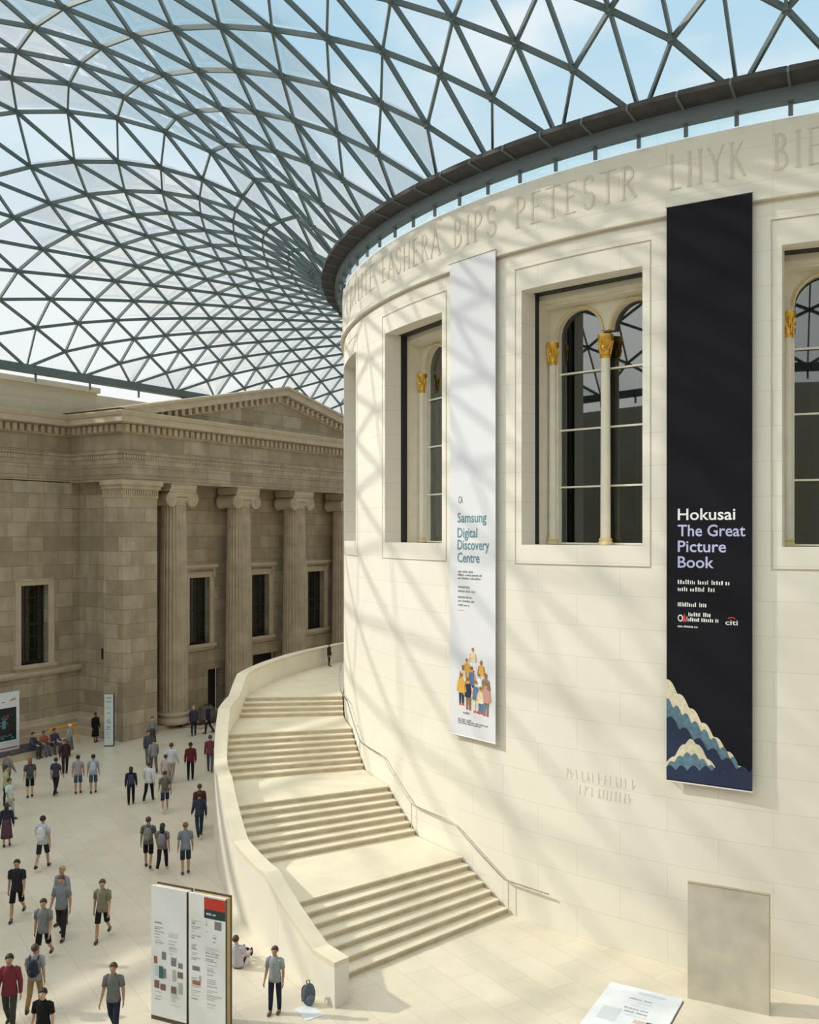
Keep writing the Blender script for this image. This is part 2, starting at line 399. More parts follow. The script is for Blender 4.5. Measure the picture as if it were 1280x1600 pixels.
# pediment
Nc = (NS + NN) / 2; APZ = 20.35
b = MB(); b.add([(EP + .05, NS - .3, 17.55), (EP + .05, NN + .3, 17.55), (EP + .05, Nc, APZ - .3), (EP - 3.5, NS - .3, 17.55), (EP - 3.5, NN + .3, 17.55), (EP - 3.5, Nc, APZ - .3)], [(0, 1, 2), (5, 4, 3), (0, 3, 4, 1), (1, 4, 5, 2), (2, 5, 3, 0)])
b.build('pediment_field', ASHLAR, root)
b = MB()
for sgn, ne in ((1, NS - .85), (-1, NN + .85)):
    d = Vector((0, Nc - ne, APZ - 17.6)); d.normalize()
    upv = Vector((0, -d.z, d.y)) if d.y > 0 else Vector((0, d.z, -d.y))
    p0 = Vector((0, ne, 17.55)); p1 = Vector((0, Nc, APZ))
    for (e0, e1, h0, h1) in ((EP - 4.0, EP + .82, -.02, .12), (EP - .6, EP + .70, -.42, -.02), (EP - .6, EP + .16, -.85, -.42)):
        dd = (p1 - p0).normalized(); zc = 17.6
        foot = lambda h: (lambda r0: r0 + dd * max(0, (zc - r0.z) / dd.z))(p0 + upv * h)
        q = [foot(h0), p1 + Vector((0, 0, h0 / upv.z)), p1 + Vector((0, 0, h1 / upv.z)), foot(h1)]
        b.add([(e1, v.y, v.z) for v in q] + [(e0, v.y, v.z) for v in q], [(0, 1, 2, 3), (7, 6, 5, 4), (0, 4, 5, 1), (1, 5, 6, 2), (2, 6, 7, 3), (3, 7, 4, 0)])
    k = 26
    for i in range(4, k):
        c = p0 + (p1 - p0) * (i / k) - upv * .62
        b.box(EP + .14, EP + .42, c.y - .12, c.y + .12, c.z - .17, c.z + .17)
b.build('raking_cornice', PALEST, root)
# attic above the cornice
b = MB(); b.box(EM - 1.2, EM - .2, -50, -10.2, 17.5, 19.15); b.box(EM - 1.3, EM - .02, -50, -10.1, 19.15, 19.45)
b.box(EM - 3.2, EM - 1.0, -10.2, 51, 17.5, 19.2)
b.box(EM - .2, EM + .02, -50, -10.2, 17.5, 18.35)
b.build('attic', ATTIC, root)
# portico soffit
b = MB(); b.box(EI - .3, EP - .3, NS + .3, NN - .3, 13.93, 14.1); b.build('soffit', PLAINST, root)

def sash_window(name, F, o, label, hood=False, sill=True):
    u0, u1, z0, z1 = o
    r = empty(name, F((u0 + u1) / 2, 0, z0)); tag(r, label, 'window', kind='structure')
    inv = r.location
    G = lambda u, w, z: tuple(Vector(F(u, w, z)) - inv)
    b = MB()
    for a in (.30,):
        b.fbox(G, u0 - a, u0, -.07, .02, z0, z1 + a); b.fbox(G, u1, u1 + a, -.07, .02, z0, z1 + a); b.fbox(G, u0, u1, -.07, .02, z1, z1 + a)
        b.fbox(G, u0 - a - .04, u0 - a + .04, -.11, .02, z0, z1 + a + .04); b.fbox(G, u1 + a - .04, u1 + a + .04, -.11, .02, z0, z1 + a + .04); b.fbox(G, u0 - a, u1 + a, -.11, .02, z1 + a - .04, z1 + a + .04)
    if hood:
        b.fbox(G, u0 - .5, u1 + .5, -.32, .02, z1 + .62, z1 + .78); b.fbox(G, u0 - .4, u1 + .4, -.2, .02, z1 + .5, z1 + .62)
        for q in (u0 - .36, u1 + .2): b.fbox(G, q, q + .16, -.18, .02, z1 + .05, z1 + .5)
    b.build('surround', PALEST, r)
    if sill:
        b = MB(); b.fbox(G, u0 - .45, u1 + .45, -.22, .5, z0 - .2, z0); b.fbox(G, u0 - .35, u1 + .35, -.10, .02, z0 - .38, z0 - .2); b.build('sill', PALEST, r)
    b = MB(); t = .05; m = (u0 + u1) / 2
    for (a, c, d, e) in ((u0, u0 + .09, z0, z1), (u1 - .09, u1, z0, z1), (u0, u1, z0, z0 + .12), (u0, u1, z1 - .1, z1), (u0, u1, (z0 + z1) / 2 - .05, (z0 + z1) / 2 + .05)):
        b.fbox(G, a, c, .36, .46, d, e)
    for q in (1 / 3, 2 / 3): b.fbox(G, u0 + (u1 - u0) * q - .018, u0 + (u1 - u0) * q + .018, .38, .44, z0, z1)
    for q in (.17, .34, .66, .83): b.fbox(G, u0, u1, .38, .44, z0 + (z1 - z0) * q - .018, z0 + (z1 - z0) * q + .018)
    b.build('sash', BLACKM, r)
    b = MB(); b.fbox(G, u0, u1, .41, .42, z0, z1); b.build('pane', PANE, r)
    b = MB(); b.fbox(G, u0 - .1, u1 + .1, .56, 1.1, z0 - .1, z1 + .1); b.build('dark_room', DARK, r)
    return r
sash_window('window_1', FE(EM), W_MAIN, 'tall dark sash window alone in the flat wall left of the portico')
for i, (o, t) in enumerate(zip(W_IN, ('between the first and second fluted columns', 'between the second and third fluted columns', 'between the third and last fluted columns'))):
    sash_window('window_%d' % (i + 2), FE(EI), o, 'dark sash window with a hood ' + t, hood=True)
for i, (o, t) in enumerate(zip(D_IN, ('small dark doorway low behind the first column', 'wide dark doorway low behind the second column'))):
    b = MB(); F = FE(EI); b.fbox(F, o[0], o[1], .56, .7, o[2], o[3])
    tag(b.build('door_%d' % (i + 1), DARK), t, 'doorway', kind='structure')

# ionic columns
def volute(b, cx, cz, y0, y1, r, sgn):
    """scroll seen from the front: spiral ridge on a drum"""
    n = 20
    for (yy0, yy1, rr) in ((y0, y1, r),):
        vs = []
        for yv, sc in ((yy0, 1.0), (yy0 + (yy1 - yy0) * .5, .78), (yy1, 1.0)):
            for j in range(n):
                t = 2 * pi * j / n; vs.append((yv, cx + rr * sc * math.cos(t), cz + rr * sc * math.sin(t)))
        fs = [(i * n + j, i * n + (j + 1) % n, (i + 1) * n + (j + 1) % n, (i + 1) * n + j) for i in range(2) for j in range(n)] + [tuple(range(n)), tuple(range(2 * n, 3 * n))]
        b.add(vs, fs)
    pts = []; rad = []
    for i in range(46):
        a = i / 45; t = a * 2.4 * 2 * pi; q = r * (1 - .84 * a) - .03
        pts.append((y1 + .01, cx + sgn * q * math.sin(t), cz + q * math.cos(t))); rad.append(.050 * (1 - .5 * a))
    b.tube(pts, rad, 6)
    b.ball((y1 + .01, cx, cz), .07, 8, 5)
def make_column():
    r = empty('fluted_column', (0, 0, 0))
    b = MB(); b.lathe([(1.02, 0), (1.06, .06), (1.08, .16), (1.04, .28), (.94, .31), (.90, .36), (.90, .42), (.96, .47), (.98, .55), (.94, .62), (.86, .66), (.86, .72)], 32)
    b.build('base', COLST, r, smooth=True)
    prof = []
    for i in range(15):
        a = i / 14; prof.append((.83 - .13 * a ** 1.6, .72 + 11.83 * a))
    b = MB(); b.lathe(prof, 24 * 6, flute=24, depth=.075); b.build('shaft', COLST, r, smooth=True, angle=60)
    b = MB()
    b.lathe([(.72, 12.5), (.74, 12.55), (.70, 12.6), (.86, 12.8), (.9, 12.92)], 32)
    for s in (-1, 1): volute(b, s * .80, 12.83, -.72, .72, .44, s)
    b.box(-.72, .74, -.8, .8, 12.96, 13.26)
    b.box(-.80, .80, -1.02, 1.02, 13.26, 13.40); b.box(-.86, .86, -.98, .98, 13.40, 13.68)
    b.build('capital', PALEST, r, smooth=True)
    return r
col0 = make_column()
for i, (n, t) in enumerate(zip((-7.75, -2.35, 3.05, 8.45), ('nearest the square corner pilaster', 'second from the square corner pilaster', 'third from the square corner pilaster', 'half hidden behind the round hall'))):
    o = col0 if i == 0 else copy_tree(col0)
    o.location = (-33.95, n, .22)
    tag(o, 'fluted stone column with scrolled capital ' + t, 'column', 'fluted columns of the portico', kind='thing')

# ------------------------------------------------------------------ round hall (drum)
RD, ZT = 22.0, 21.2
WIN_C = [-136.2, -117.2, -98.15, -79.15, -60.1]
GH, OH = 5.64, 4.98           # half angles: groove frame and opening
GZ0, GZ1, OZ0, OZ1 = 10.21, 18.8, 10.8, 18.15
def drum_radius(th, z):
    for c in WIN_C:
        d = abs(th - c)
        if d < OH and OZ0 < z < OZ1: return None
        g = .13
        if d < GH and GZ0 < z < GZ1 and not (d < GH - g and GZ0 + .05 < z < GZ1 - .05): return RD - .05
    if z > 19.42: return RD + .06
    if z > 19.30: return RD + .14
    if z > 19.20: return RD - .06
    return RD
ths = set(range(-180, 180, 2))
ths = {t for t in ths if not (-148 < t < -48)}
ths |= {-148 + i * .8 for i in range(126)}
for c in WIN_C: ths |= {c - GH, c + GH, c - OH, c + OH, c - GH + .13, c + GH - .13}
ths = sorted(round(t, 4) for t in ths)
ths = [t for i, t in enumerate(ths) if i == 0 or t - ths[i - 1] > .02]
zs = [0, 1.5, 3, 5, 7, 9, GZ0, GZ0 + .05, OZ0, 12, 14, 16, OZ1, GZ1 - .05, GZ1, 19.20, 19.30, 19.42, 20.2, ZT]
b = MB(); nT = len(ths)
cell = {}
for i in range(nT):
    t0 = ths[i]; t1 = ths[(i + 1) % nT]; t1 = t1 if t1 > t0 else t1 + 360
    for j in range(len(zs) - 1): cell[i, j] = drum_radius((t0 + t1) / 2 if (t0 + t1) / 2 < 180 else (t0 + t1) / 2 - 360, (zs[j] + zs[j + 1]) / 2)
RV = .62
for i in range(nT):
    t0 = ths[i]; t1 = ths[(i + 1) % nT]; t1 = t1 if t1 > t0 else t1 + 360
    for j in range(len(zs) - 1):
        r = cell[i, j]
        if r is not None: b.add([pol(r, t0, zs[j]), pol(r, t1, zs[j]), pol(r, t1, zs[j + 1]), pol(r, t0, zs[j + 1])], [(0, 1, 2, 3)])
        rn = cell[(i + 1) % nT, j]
        if rn != r:
            ra = RD - RV if r is None else r; rb = RD - RV if rn is None else rn
            b.add([pol(ra, t1, zs[j]), pol(rb, t1, zs[j]), pol(rb, t1, zs[j + 1]), pol(ra, t1, zs[j + 1])], [(0, 1, 2, 3)])
        if j < len(zs) - 2:
            ru = cell[i, j + 1]
            if ru != r:
                ra = RD - RV if r is None else r; rb = RD - RV if ru is None else ru
                b.add([pol(ra, t0, zs[j + 1]), pol(ra, t1, zs[j + 1]), pol(rb, t1, zs[j + 1]), pol(rb, t0, zs[j + 1])], [(0, 1, 2, 3)])
    b.add([pol(RD + .06, t0, ZT), pol(RD + .06, t1, ZT), pol(RD - .6, t1, ZT), pol(RD - .6, t0, ZT)], [(0, 1, 2, 3)])
drum = b.build('wall_drum', DRUM, smooth=False, recalc=False)
tag(drum, 'round cream limestone hall wall with tall windows', 'wall', kind='structure')
# inner lining so that the hall is solid behind the face
b = MB()
for i in range(72):
    a = i * 5.0; b.add([pol(18.2, a, 0), pol(18.2, a + 5, 0), pol(18.2, a + 5, 21), pol(18.2, a, 21)], [(0, 1, 2, 3)])
b.build('inner_shell', DARK, drum, recalc=False)

# carved inscription band: thin capital letters with serifs
SER = .13
def glyph(ch):
    V = lambda x, a=0, z=1: [((x, a), (x, z), 1), ((x - SER, a), (x + SER, a), 0), ((x - SER, z), (x + SER, z), 0)]
    H = lambda y, x0, x1: [((x0, y), (x1, y), 0)]
    D = lambda x0, y0, x1, y1, k=1: [((x0, y0), (x1, y1), k)]
    arc = lambda cx, cy, rx, ry, a0, a1, n=7: [((cx + rx * math.cos(R_(a0 + (a1 - a0) * i / n)), cy + ry * math.sin(R_(a0 + (a1 - a0) * i / n))), (cx + rx * math.cos(R_(a0 + (a1 - a0) * (i + 1) / n)), cy + ry * math.sin(R_(a0 + (a1 - a0) * (i + 1) / n))), 1) for i in range(n)]
    return {
        'I': (V(.2), .4), 'H': (V(.2) + V(.8) + H(.5, .2, .8), 1.0), 'E': (V(.2) + H(1, .2, .7) + H(.52, .2, .6) + H(0, .2, .7), .85),
        'F': (V(.2) + H(1, .2, .7) + H(.52, .2, .6), .8), 'L': (V(.2) + H(0, .2, .7), .8), 'T': (V(.45) + H(1, 0, .9), .9),
        'P': (V(.2) + arc(.25, .75, .4, .25, 90, -90), .8), 'B': (V(.2) + arc(.25, .77, .36, .23, 90, -90) + arc(.25, .27, .44, .27, 90, -90), .85),
        'R': (V(.2) + arc(.25, .75, .4, .25, 90, -90) + D(.35, .5, .8, 0), .9), 'A': (D(.05, 0, .5, 1) + D(.5, 1, .95, 0) + H(.35, .25, .75) + H(0, -.05, .2) + H(0, .8, 1.05), 1.0),
        'S': (arc(.4, .74, .28, .26, 20, 270) + arc(.4, .24, .3, .25, 90, -160), .8), 'Y': (D(.05, 1, .45, .5) + D(.45, .5, .85, 1, 0) + V(.45, 0, .5), .9), 'K': (V(.2) + D(.2, .45, .75, 1, 0) + D(.35, .6, .85, 0), .9),
        'N': (V(.15) + V(.85) + D(.15, 1, .85, 0), 1.0),
    }[ch]
b = MB(); RB = RD + .06; LH = .86; Z0 = 19.98
def letters(text, th0, th1):
    gs = [glyph(c) for c in text]; tot = sum(g[1] + .18 for g in gs); k = (th1 - th0) / tot; x = 0
    sx = k                      # degrees per unit
    for g, w in gs:
        for (p, q, thick) in g:
            t0 = th0 + (x + p[0]) * sx; t1 = th0 + (x + q[0]) * sx; z0 = Z0 + p[1] * LH; z1 = Z0 + q[1] * LH
            a = pol(RB, t0, z0); c = pol(RB, t1, z1)
            b.beam(a, c, .07 if thick else .035, .035, up=pol(1, (t0 + t1) / 2, 0))
        x += w + .18
for t, a, c in (('FRIHIE', -136, -123.6), ('EASHERA', -122.6, -112.0), ('BIPS', -110.6, -105.2), ('PETESTR', -103.7, -93.2), ('LIIYK', -91.3, -86.1), ('BIENNA', -84.7, -77)):
    letters(t, a, c)
b.build('carved_inscription', LETTER_SHADE, drum)
# small carved dedication lower on the wall
b = MB()
rnd = random.Random(3)
for row, (z, t0, t1) in enumerate(((4.35, -99.0, -93.5), (3.95, -98.0, -94.0))):
    t = t0
    while t < t1:
        h = .26; w = rnd.uniform(.28, .55)
        b.beam(pol(RD, t, z), pol(RD, t + rnd.uniform(-.1, .1), z + h), .025, .014, up=pol(1, t, 0))
        if rnd.random() < .6: b.beam(pol(RD, t, z + rnd.choice((0, h / 2, h))), pol(RD, t + w * .5, z + rnd.choice((0, h / 2, h))), .02, .014, up=pol(1, t, 0))
        t += w
b.build('carved_dedication', LETTER_SHADE, drum)

# metal eave ring, beam and glass strip on top of the drum
b = MB(); seg = 112
ring = empty('trim_1', (0, 0, ZT)); tag(ring, 'dark steel eave ring with glazed strip round the top of the hall', 'eave', kind='structure')
def rp(r, d, z): return pol(r, d, z - ZT)
for i in range(seg * 2):
    a0 = i * 360 / seg / 2; a1 = a0 + 180 / seg
    P = [rp(22.05, a0, 21.50), rp(22.38, a0, 21.50), rp(22.38, a1, 21.50), rp(22.05, a1, 21.50), rp(22.05, a0, 21.86), rp(22.38, a0, 21.86), rp(22.38, a1, 21.86), rp(22.05, a1, 21.86)]
    b.box8(P)
b.build('ring_beam', RIMB, ring)
b = MB(); b2 = MB()
for i in range(seg):
    a0 = -90 + i * 360 / seg + .06; a1 = a0 + 360 / seg - .12
    for k in range(2):
        c0 = a0 + (a1 - a0) * k / 2; c1 = a0 + (a1 - a0) * (k + 1) / 2
        P = [rp(22.3, c0, 21.80), rp(22.95, c0, 21.93), rp(22.95, c1, 21.93), rp(22.3, c1, 21.80), rp(22.3, c0, 22.02), rp(22.95, c0, 22.06), rp(22.95, c1, 22.06), rp(22.3, c1, 22.02)]
        b.box8(P)
    b2.beam(rp(22.3, a0 - .06, 21.84), rp(22.98, a0 - .06, 21.96), .06, .16)
    b2.beam(rp(22.2, a0 - .06, 21.18), rp(22.2, a0 - .06, 21.55), .05, .10)
b.build('eave_panels', RIMD, ring)
b2.build('eave_brackets', RIMB, ring)
b = MB()
for i in range(seg):
    a0 = i * 360 / seg; a1 = a0 + 360 / seg
    b.add([rp(22.1, a0, 21.2), rp(22.1, a1, 21.2), rp(22.1, a1, 21.55), rp(22.1, a0, 21.55)], [(0, 1, 2, 3)])
b.build('glass_strip', CLEAR, ring, recalc=False)

# hall windows
def hall_window(idx, thc, label):
    org = pol(RD, thc, OZ0); n = pol(1, thc, 0); t = Vector((-n.y, n.x, 0))
    r = empty('window_%d' % idx, org); tag(r, label, 'window', kind='structure')
    F = lambda u, w, z: tuple(t * u - n * w + Vector((0, 0, z - OZ0)))
    HW = RD * math.tan(R_(OH))
    # dark glazing joint right behind the reveal
    b = MB()
    for s in (-1, 1): b.fbox(F, *sorted((s * (HW - .02), s * (HW + .2))), .62, .98, OZ0 - .05, OZ1 + .05)
    b.fbox(F, -HW, HW, .62, .98, OZ1 - .02, OZ1 + .1)
    b.build('dark_joint', BLACKM, r)
    # inner stone surround, stepped
    b = MB()
    for s in (-1, 1): b.fbox(F, *sorted((s * 1.93, s * (HW + .4))), 1.0, 1.66, OZ0 - .05, OZ1 + .4)
    b.fbox(F, -HW, HW, 1.0, 1.66, 17.98, OZ1 + .4); b.fbox(F, -1.93, 1.93, 1.1, 1.66, 17.9, 18.0); b.fbox(F, -1.93, 1.93, 1.2, 1.66, 17.84, 17.9)
    b.fbox(F, -HW, HW, .62, 1.9, OZ0 - .12, OZ0 - .02)
    # spandrel wall with two arches at w = 1.3
    SPR, AR = 16.98, .74
    cs = (-.89, .89)
    N = 16
    for c in cs:
        prev = None
        for i in range(N + 1):
            a = pi - pi * i / N; u = c + AR * math.cos(a); z = SPR + AR * math.sin(a)
            if prev:
                b.box8([F(prev[0], 1.6, prev[1]), F(u, 1.6, z), F(u, 1.92, z), F(prev[0], 1.92, prev[1]), F(prev[0], 1.6, 17.95), F(u, 1.6, 17.95), F(u, 1.92, 17.95), F(prev[0], 1.92, 17.95)])
            prev = (u, z)
    for u0, u1 in ((-1.95, -.89 - AR), (-.89 + AR, .89 - AR), (.89 + AR, 1.95)):
        b.fbox(F, u0, u1, 1.6, 1.92, SPR, 17.95)
        if abs(u0 + u1) > .5: b.fbox(F, u0, u1, 1.6, 1.92, OZ0, SPR)
    b.build('surround', CREAM, r)
    b = MB()
    for c in cs:
        b.tube([F(c + (AR + .03) * math.cos(pi - pi * i / 20), 1.58, SPR + (AR + .03) * math.sin(pi - pi * i / 20)) for i in range(21)], .05, 6)
    b.build('arch_moulding', CREAMY, r)
    for q in (-1.78, 0, 1.78):
        cx = MB(); base = Vector(F(q, 1.54, OZ0)); rad = .145 if q == 0 else .12
        cx.lathe([(rad, .2), (rad * .96, 2.5), (rad * .9, 5.35)], 16, base); col = cx.build('column', CREAM, r, smooth=True)
        cb = MB(); cb.lathe([(rad * 1.5, 0), (rad * 1.5, .06), (rad * 1.2, .1), (rad * 1.35, .15), (rad * 1.02, .2)], 16, base); cb.build('column_base', CREAMY, col, smooth=True)
        cp = MB(); cp.lathe([(rad * .95, 5.35), (rad * 1.15, 5.41), (rad * .95, 5.45), (rad * 1.0, 5.6), (rad * 1.25, 5.82), (rad * 1.6, 5.93), (rad * 1.6, 6.03)], 16, base)
        for lay, (zz, rr, hh) in enumerate(((5.46, 1.0, .22), (5.62, 1.1, .24))):
            for k in range(8):
                a = 2 * pi * (k + .5 * lay) / 8
                pb = base + Vector((math.cos(a) * rad * rr, math.sin(a) * rad * rr, zz)); pt = base + Vector((math.cos(a) * rad * (rr + .42), math.sin(a) * rad * (rr + .42), zz + hh))
                cp.tube([pb, (pb + pt) / 2 + Vector((0, 0, .05)), pt, pt - Vector((0, 0, .05))], [.03, .035, .028, .012], 5)
        cp.build('capital', GOLD, col, smooth=True)
    b = MB()
    for z in (12.5, 14.2, 15.88): b.fbox(F, -1.7, 1.7, 1.70, 1.76, z - .025, z + .025)
    b.fbox(F, -1.7, 1.7, 1.68, 1.78, OZ0, OZ0 + .05)
    b.build('glazing_bars', CREAM, r)
    b = MB(); b.add([F(-1.75, 1.8, OZ0), F(1.75, 1.8, OZ0), F(1.75, 1.8, 17.9), F(-1.75, 1.8, 17.9)], [(0, 1, 2, 3)]); b.build('pane', PANE, r, recalc=False)
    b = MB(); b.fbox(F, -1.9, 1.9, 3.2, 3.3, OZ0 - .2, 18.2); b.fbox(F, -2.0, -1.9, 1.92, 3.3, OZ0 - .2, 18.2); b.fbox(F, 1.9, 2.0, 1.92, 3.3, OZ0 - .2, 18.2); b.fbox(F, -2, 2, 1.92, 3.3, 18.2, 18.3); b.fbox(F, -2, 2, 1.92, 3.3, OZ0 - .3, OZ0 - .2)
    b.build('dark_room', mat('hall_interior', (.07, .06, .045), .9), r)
    b = MB()
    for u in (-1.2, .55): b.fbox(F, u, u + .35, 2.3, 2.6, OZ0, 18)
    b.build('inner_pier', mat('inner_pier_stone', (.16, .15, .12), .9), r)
for i, (c, t) in enumerate(zip(WIN_C, ('tall hall window seen edge-on at the left rim of the round wall', 'tall arched hall window just left of the white banner', 'tall arched hall window between the white and black banners', 'tall arched hall window just right of the black banner', 'tall arched hall window beyond the frame, second right of the black banner'))):
    hall_window(6 + i, c, t)

# ------------------------------------------------------------------ glass roof (ceiling)
M_ = 26; K = 112
XW, XE, YS, YN = -36.6, 36.6, -46.2, 51.0
def side(s): return 24.0 * s + ((YN - 24.0) if s > 0 else (-YS - 24.0)) * s ** 13
def edge_pt(k):
    k = (k % K + K) % K            # angle = -90 + k*360/112
    if k <= 14: return Vector((XE * k / 14, YS))
    if k <= 42: return Vector((XE, side((k - 28) / 14)))
    if k <= 70: return Vector((XE - (XE - XW) * (k - 42) / 28, YN))
    if k <= 98: return Vector((XW, side((84 - k) / 14)))
    return Vector((XW + (0 - XW) * (k - 98) / 14, YS))
nodes = {}
for j in range(M_ + 1):
    for i in range(56):
        k = (2 * i + 1 + j) % K
        top = M_
        a = R_(-90 + k * 360 / K); p0 = Vector((22.0 * math.cos(a), 22.0 * math.sin(a))); p1 = edge_pt(k)
        t = min(1.0, j / top)
        nodes[j, k] = [p0.lerp(p1, t), t, (p1 - p0).length]
free = [key for key in nodes if 0 < key[0] < M_]
for it in range(45):
    new = {}
    for (j, k) in free:
        s = Vector((0, 0)); c = 0
        for dj, dk in ((1, 1), (1, -1), (-1, 1), (-1, -1), (2, 0), (-2, 0)):
            q = nodes.get((j + dj, (k + dk) % K))
            if q: s += q[0]; c += 1
        if c == 6 or (c == 5 and j in (1, M_ - 1)): new[j, k] = nodes[j, k][0].lerp(s / c, .5)
    for key, p in new.items(): nodes[key][0] = p
P3 = {}
for key, (p, t, L) in nodes.items():
    A = min(6.9, 3.7 * (L / 14.6) ** 1.04)
    z = 22.0 + (19.78 - 22.0) * t + A * max(0, 4 * t * (1 - t)) ** .85
    P3[key] = Vector((p.x, p.y, z))
roof = empty('ceiling', (0, 0, 0)); tag(roof, 'curved glass roof on a triangular grid of grey steel bars', 'glass roof', kind='structure')
gb = MB()
def nrm(key):
    p = P3[key]; q = Vector((p.x, p.y, 0)).normalized(); return (Vector((0, 0, 1))).normalized()
for (j, k), p in P3.items():
    for dj, dk in ((1, 1), (1, -1), (2, 0)):
        q = P3.get((j + dj, (k + dk) % K))
        if q is None or (q - p).length < .05: continue
        gb.beam(p, q, .075, .15)
    gb.lathe([(.04, -.08), (.11, -.07), (.11, .07), (.04, .08)], 6, p)
gb.build('steel_grid', STEEL, roof, recalc=False)
gl = MB(); off = Vector((0, 0, .17))
idx = {}
for key, p in P3.items(): idx[key] = len(gl.v); gl.v.append(tuple(p + off))
for (j, k) in P3:
    a = idx[j, k]; u = idx.get((j + 2, k)); l = idx.get((j + 1, (k - 1) % K)); r = idx.get((j + 1, (k + 1) % K))
    for q in (l, r):
        if q is None: continue
        if u is not None: gl.f.append((a, q, u))
    if j == 0 and r is not None:
        gl.f.append((a, idx[0, (k + 2) % K], r))
    if j == M_ and (j - 1, (k + 1) % K) in idx:
        gl.f.append((a, idx[M_ - 1, (k + 1) % K], idx[M_, (k + 2) % K]))
gl.mi = [0] * len(gl.f)
gl.build('glass_panes', ROOFGLASS, roof)
b = MB()
cor = [(XE, YS), (XE, YN), (XW, YN), (XW, YS)]
for i in range(4):
    p, q = cor[i], cor[(i + 1) % 4]
    b.beam((p[0], p[1], 19.72), (q[0], q[1], 19.72), .42, .42)
    n = 28
    for k in range(n):
        x = p[0] + (q[0] - p[0]) * k / n; y = p[1] + (q[1] - p[1]) * k / n
        b.beam((x, y, 19.1), (x, y, 19.6), .09, .09)
b.build('edge_beam', STEEL, roof)

# ------------------------------------------------------------------ staircase round the hall
RISE = .1655; FL = 5.85; LD = 5.80; TH0 = -104.45
def rin(th): return 28.75 - .066 * (abs(th) - 103)
RI = 22.06
def sector(b, t0, t1, r0f, r1f, z0, z1, n=1):
    for i in range(n):
        a = t0 + (t1 - t0) * i / n; c = t0 + (t1 - t0) * (i + 1) / n
        pts = [pol(r0f(a), a, 0), pol(r1f(a), a, 0), pol(r1f(c), c, 0), pol(r0f(c), c, 0)]
        za = z0 if not callable(z0) else None
        if callable(z1): ztop = [z1(a), z1(a), z1(c), z1(c)]
        else: ztop = [z1] * 4
        if callable(z0): zb = [z0(a), z0(a), z0(c), z0(c)]
        else: zb = [z0] * 4
        b.box8([(p.x, p.y, zb[q]) for q, p in enumerate(pts)] + [(p.x, p.y, ztop[q]) for q, p in enumerate(pts)])
stair = empty('staircase', pol(25, TH0, 0)); so = stair.location.copy()
tag(stair, 'broad curved limestone staircase climbing round the hall wall', 'staircase', kind='thing')
def loc(b):
    b.v = [(x - so.x, y - so.y, z - so.z) for x, y, z in b.v]; return b
pitch = [(-102.3, 0.0), (TH0, 0.0)]      # (theta, tread level) polyline
th = TH0; z = 0.0
rI = lambda t: RI
for fl_ in range(4):
    fr = None
    for s in range(7 if fl_ < 3 else 4):
        t0 = th; t1 = th - FL / 7; z += RISE
        b = MB()
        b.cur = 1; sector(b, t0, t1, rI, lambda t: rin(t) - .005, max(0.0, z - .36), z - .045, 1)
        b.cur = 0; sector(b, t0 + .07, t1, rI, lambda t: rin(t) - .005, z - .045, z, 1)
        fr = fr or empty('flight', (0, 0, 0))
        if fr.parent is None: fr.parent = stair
        loc(b).build('step', [STAIR, RISER_SHADED], fr)
        th = t1
    pitch.append((th, z))
    ldeg = LD if fl_ < 3 else 30.0
    b = MB(); sector(b, th, th - ldeg, rI, lambda t: rin(t) - .005, z - .36, z, int(ldeg / .9))
    loc(b).build('landing', STAIR, stair)
    th -= ldeg; pitch.append((th, z))
for s in range(7):     # last rise, out of sight round the hall
    z += RISE; b = MB(); sector(b, th, th - FL / 7, rI, lambda t: rin(t) - .005, z - .36, z, 1); loc(b).build('step', STAIR, fr); th -= FL / 7
pitch.append((th, z)); pitch.append((th - 8, z))
def lvl(t):
    for (a, za), (c, zc) in zip(pitch, pitch[1:]):
        if c <= t <= a: return za + (zc - za) * ((a - t) / (a - c) if a != c else 0)
    return 0.0 if t > pitch[0][0] else pitch[-1][1]
PT = .44
bp = sorted({p[0] for p in pitch}, reverse=True); fine = []
for a, c in zip(bp, bp[1:]):
    n = max(1, int((a - c) / .75))
    fine += [a + (c - a) * i / n for i in range(n)]
fine.append(bp[-1]); fine = [-102.55] + [t for t in fine if t < -102.6]
H0 = 1.28
def ptop(t): a = abs(t); return lvl(t) + float(np.interp(a, [102, 104, 111, 126, 134, 145, 180], [1.08, 1.06, .82, .82, .92, .95, .95]))
b = MB(); b2 = MB()
for a, c in zip(fine, fine[1:]):
    sector(b, a, c, rin, lambda t: rin(t) + PT, 0, lambda t: ptop(t) - .12)
    sector(b2, a, c, lambda t: rin(t) - .008, lambda t: rin(t) + PT + .008, lambda t: ptop(t) - .12, ptop)
loc(b).build('parapet', STAIRW, stair, recalc=False)
loc(b2).build('coping', STAIR, stair, recalc=False)

# handrail on the hall wall
hr = empty('handrail', pol(22.1, -104.1, 0)); tag(hr, 'steel handrail following the stairs along the round wall', 'handrail', kind='thing'); ho = hr.location.copy()
def hv(r, t, z): return pol(r, t, z) - ho
pts = [hv(22.16, -100.3, 1.02)]
for t in [-102, -103.5, -104.3] + [p[0] for p in pitch[2:8]]:
    pts.append(hv(22.16, t, lvl(t) + 1.03))
ts = [-100.3, -102, -104.3]
fine2 = []
tt = -100.3
while tt > -150: fine2.append(tt); tt -= .6
b = MB(); b.tube([hv(22.16, t, lvl(t) + 1.02) for t in fine2], .026, 8); b.build('rail', CHROME, hr, smooth=True)
for t in (-104.1, -116.3, -128.2):
    b = MB(); b.tube([hv(22.14, t, lvl(t - .2) - .0), hv(22.14, t, lvl(t) + 1.0)], .016, 8); b.build('post', CHROME, hr, smooth=True)
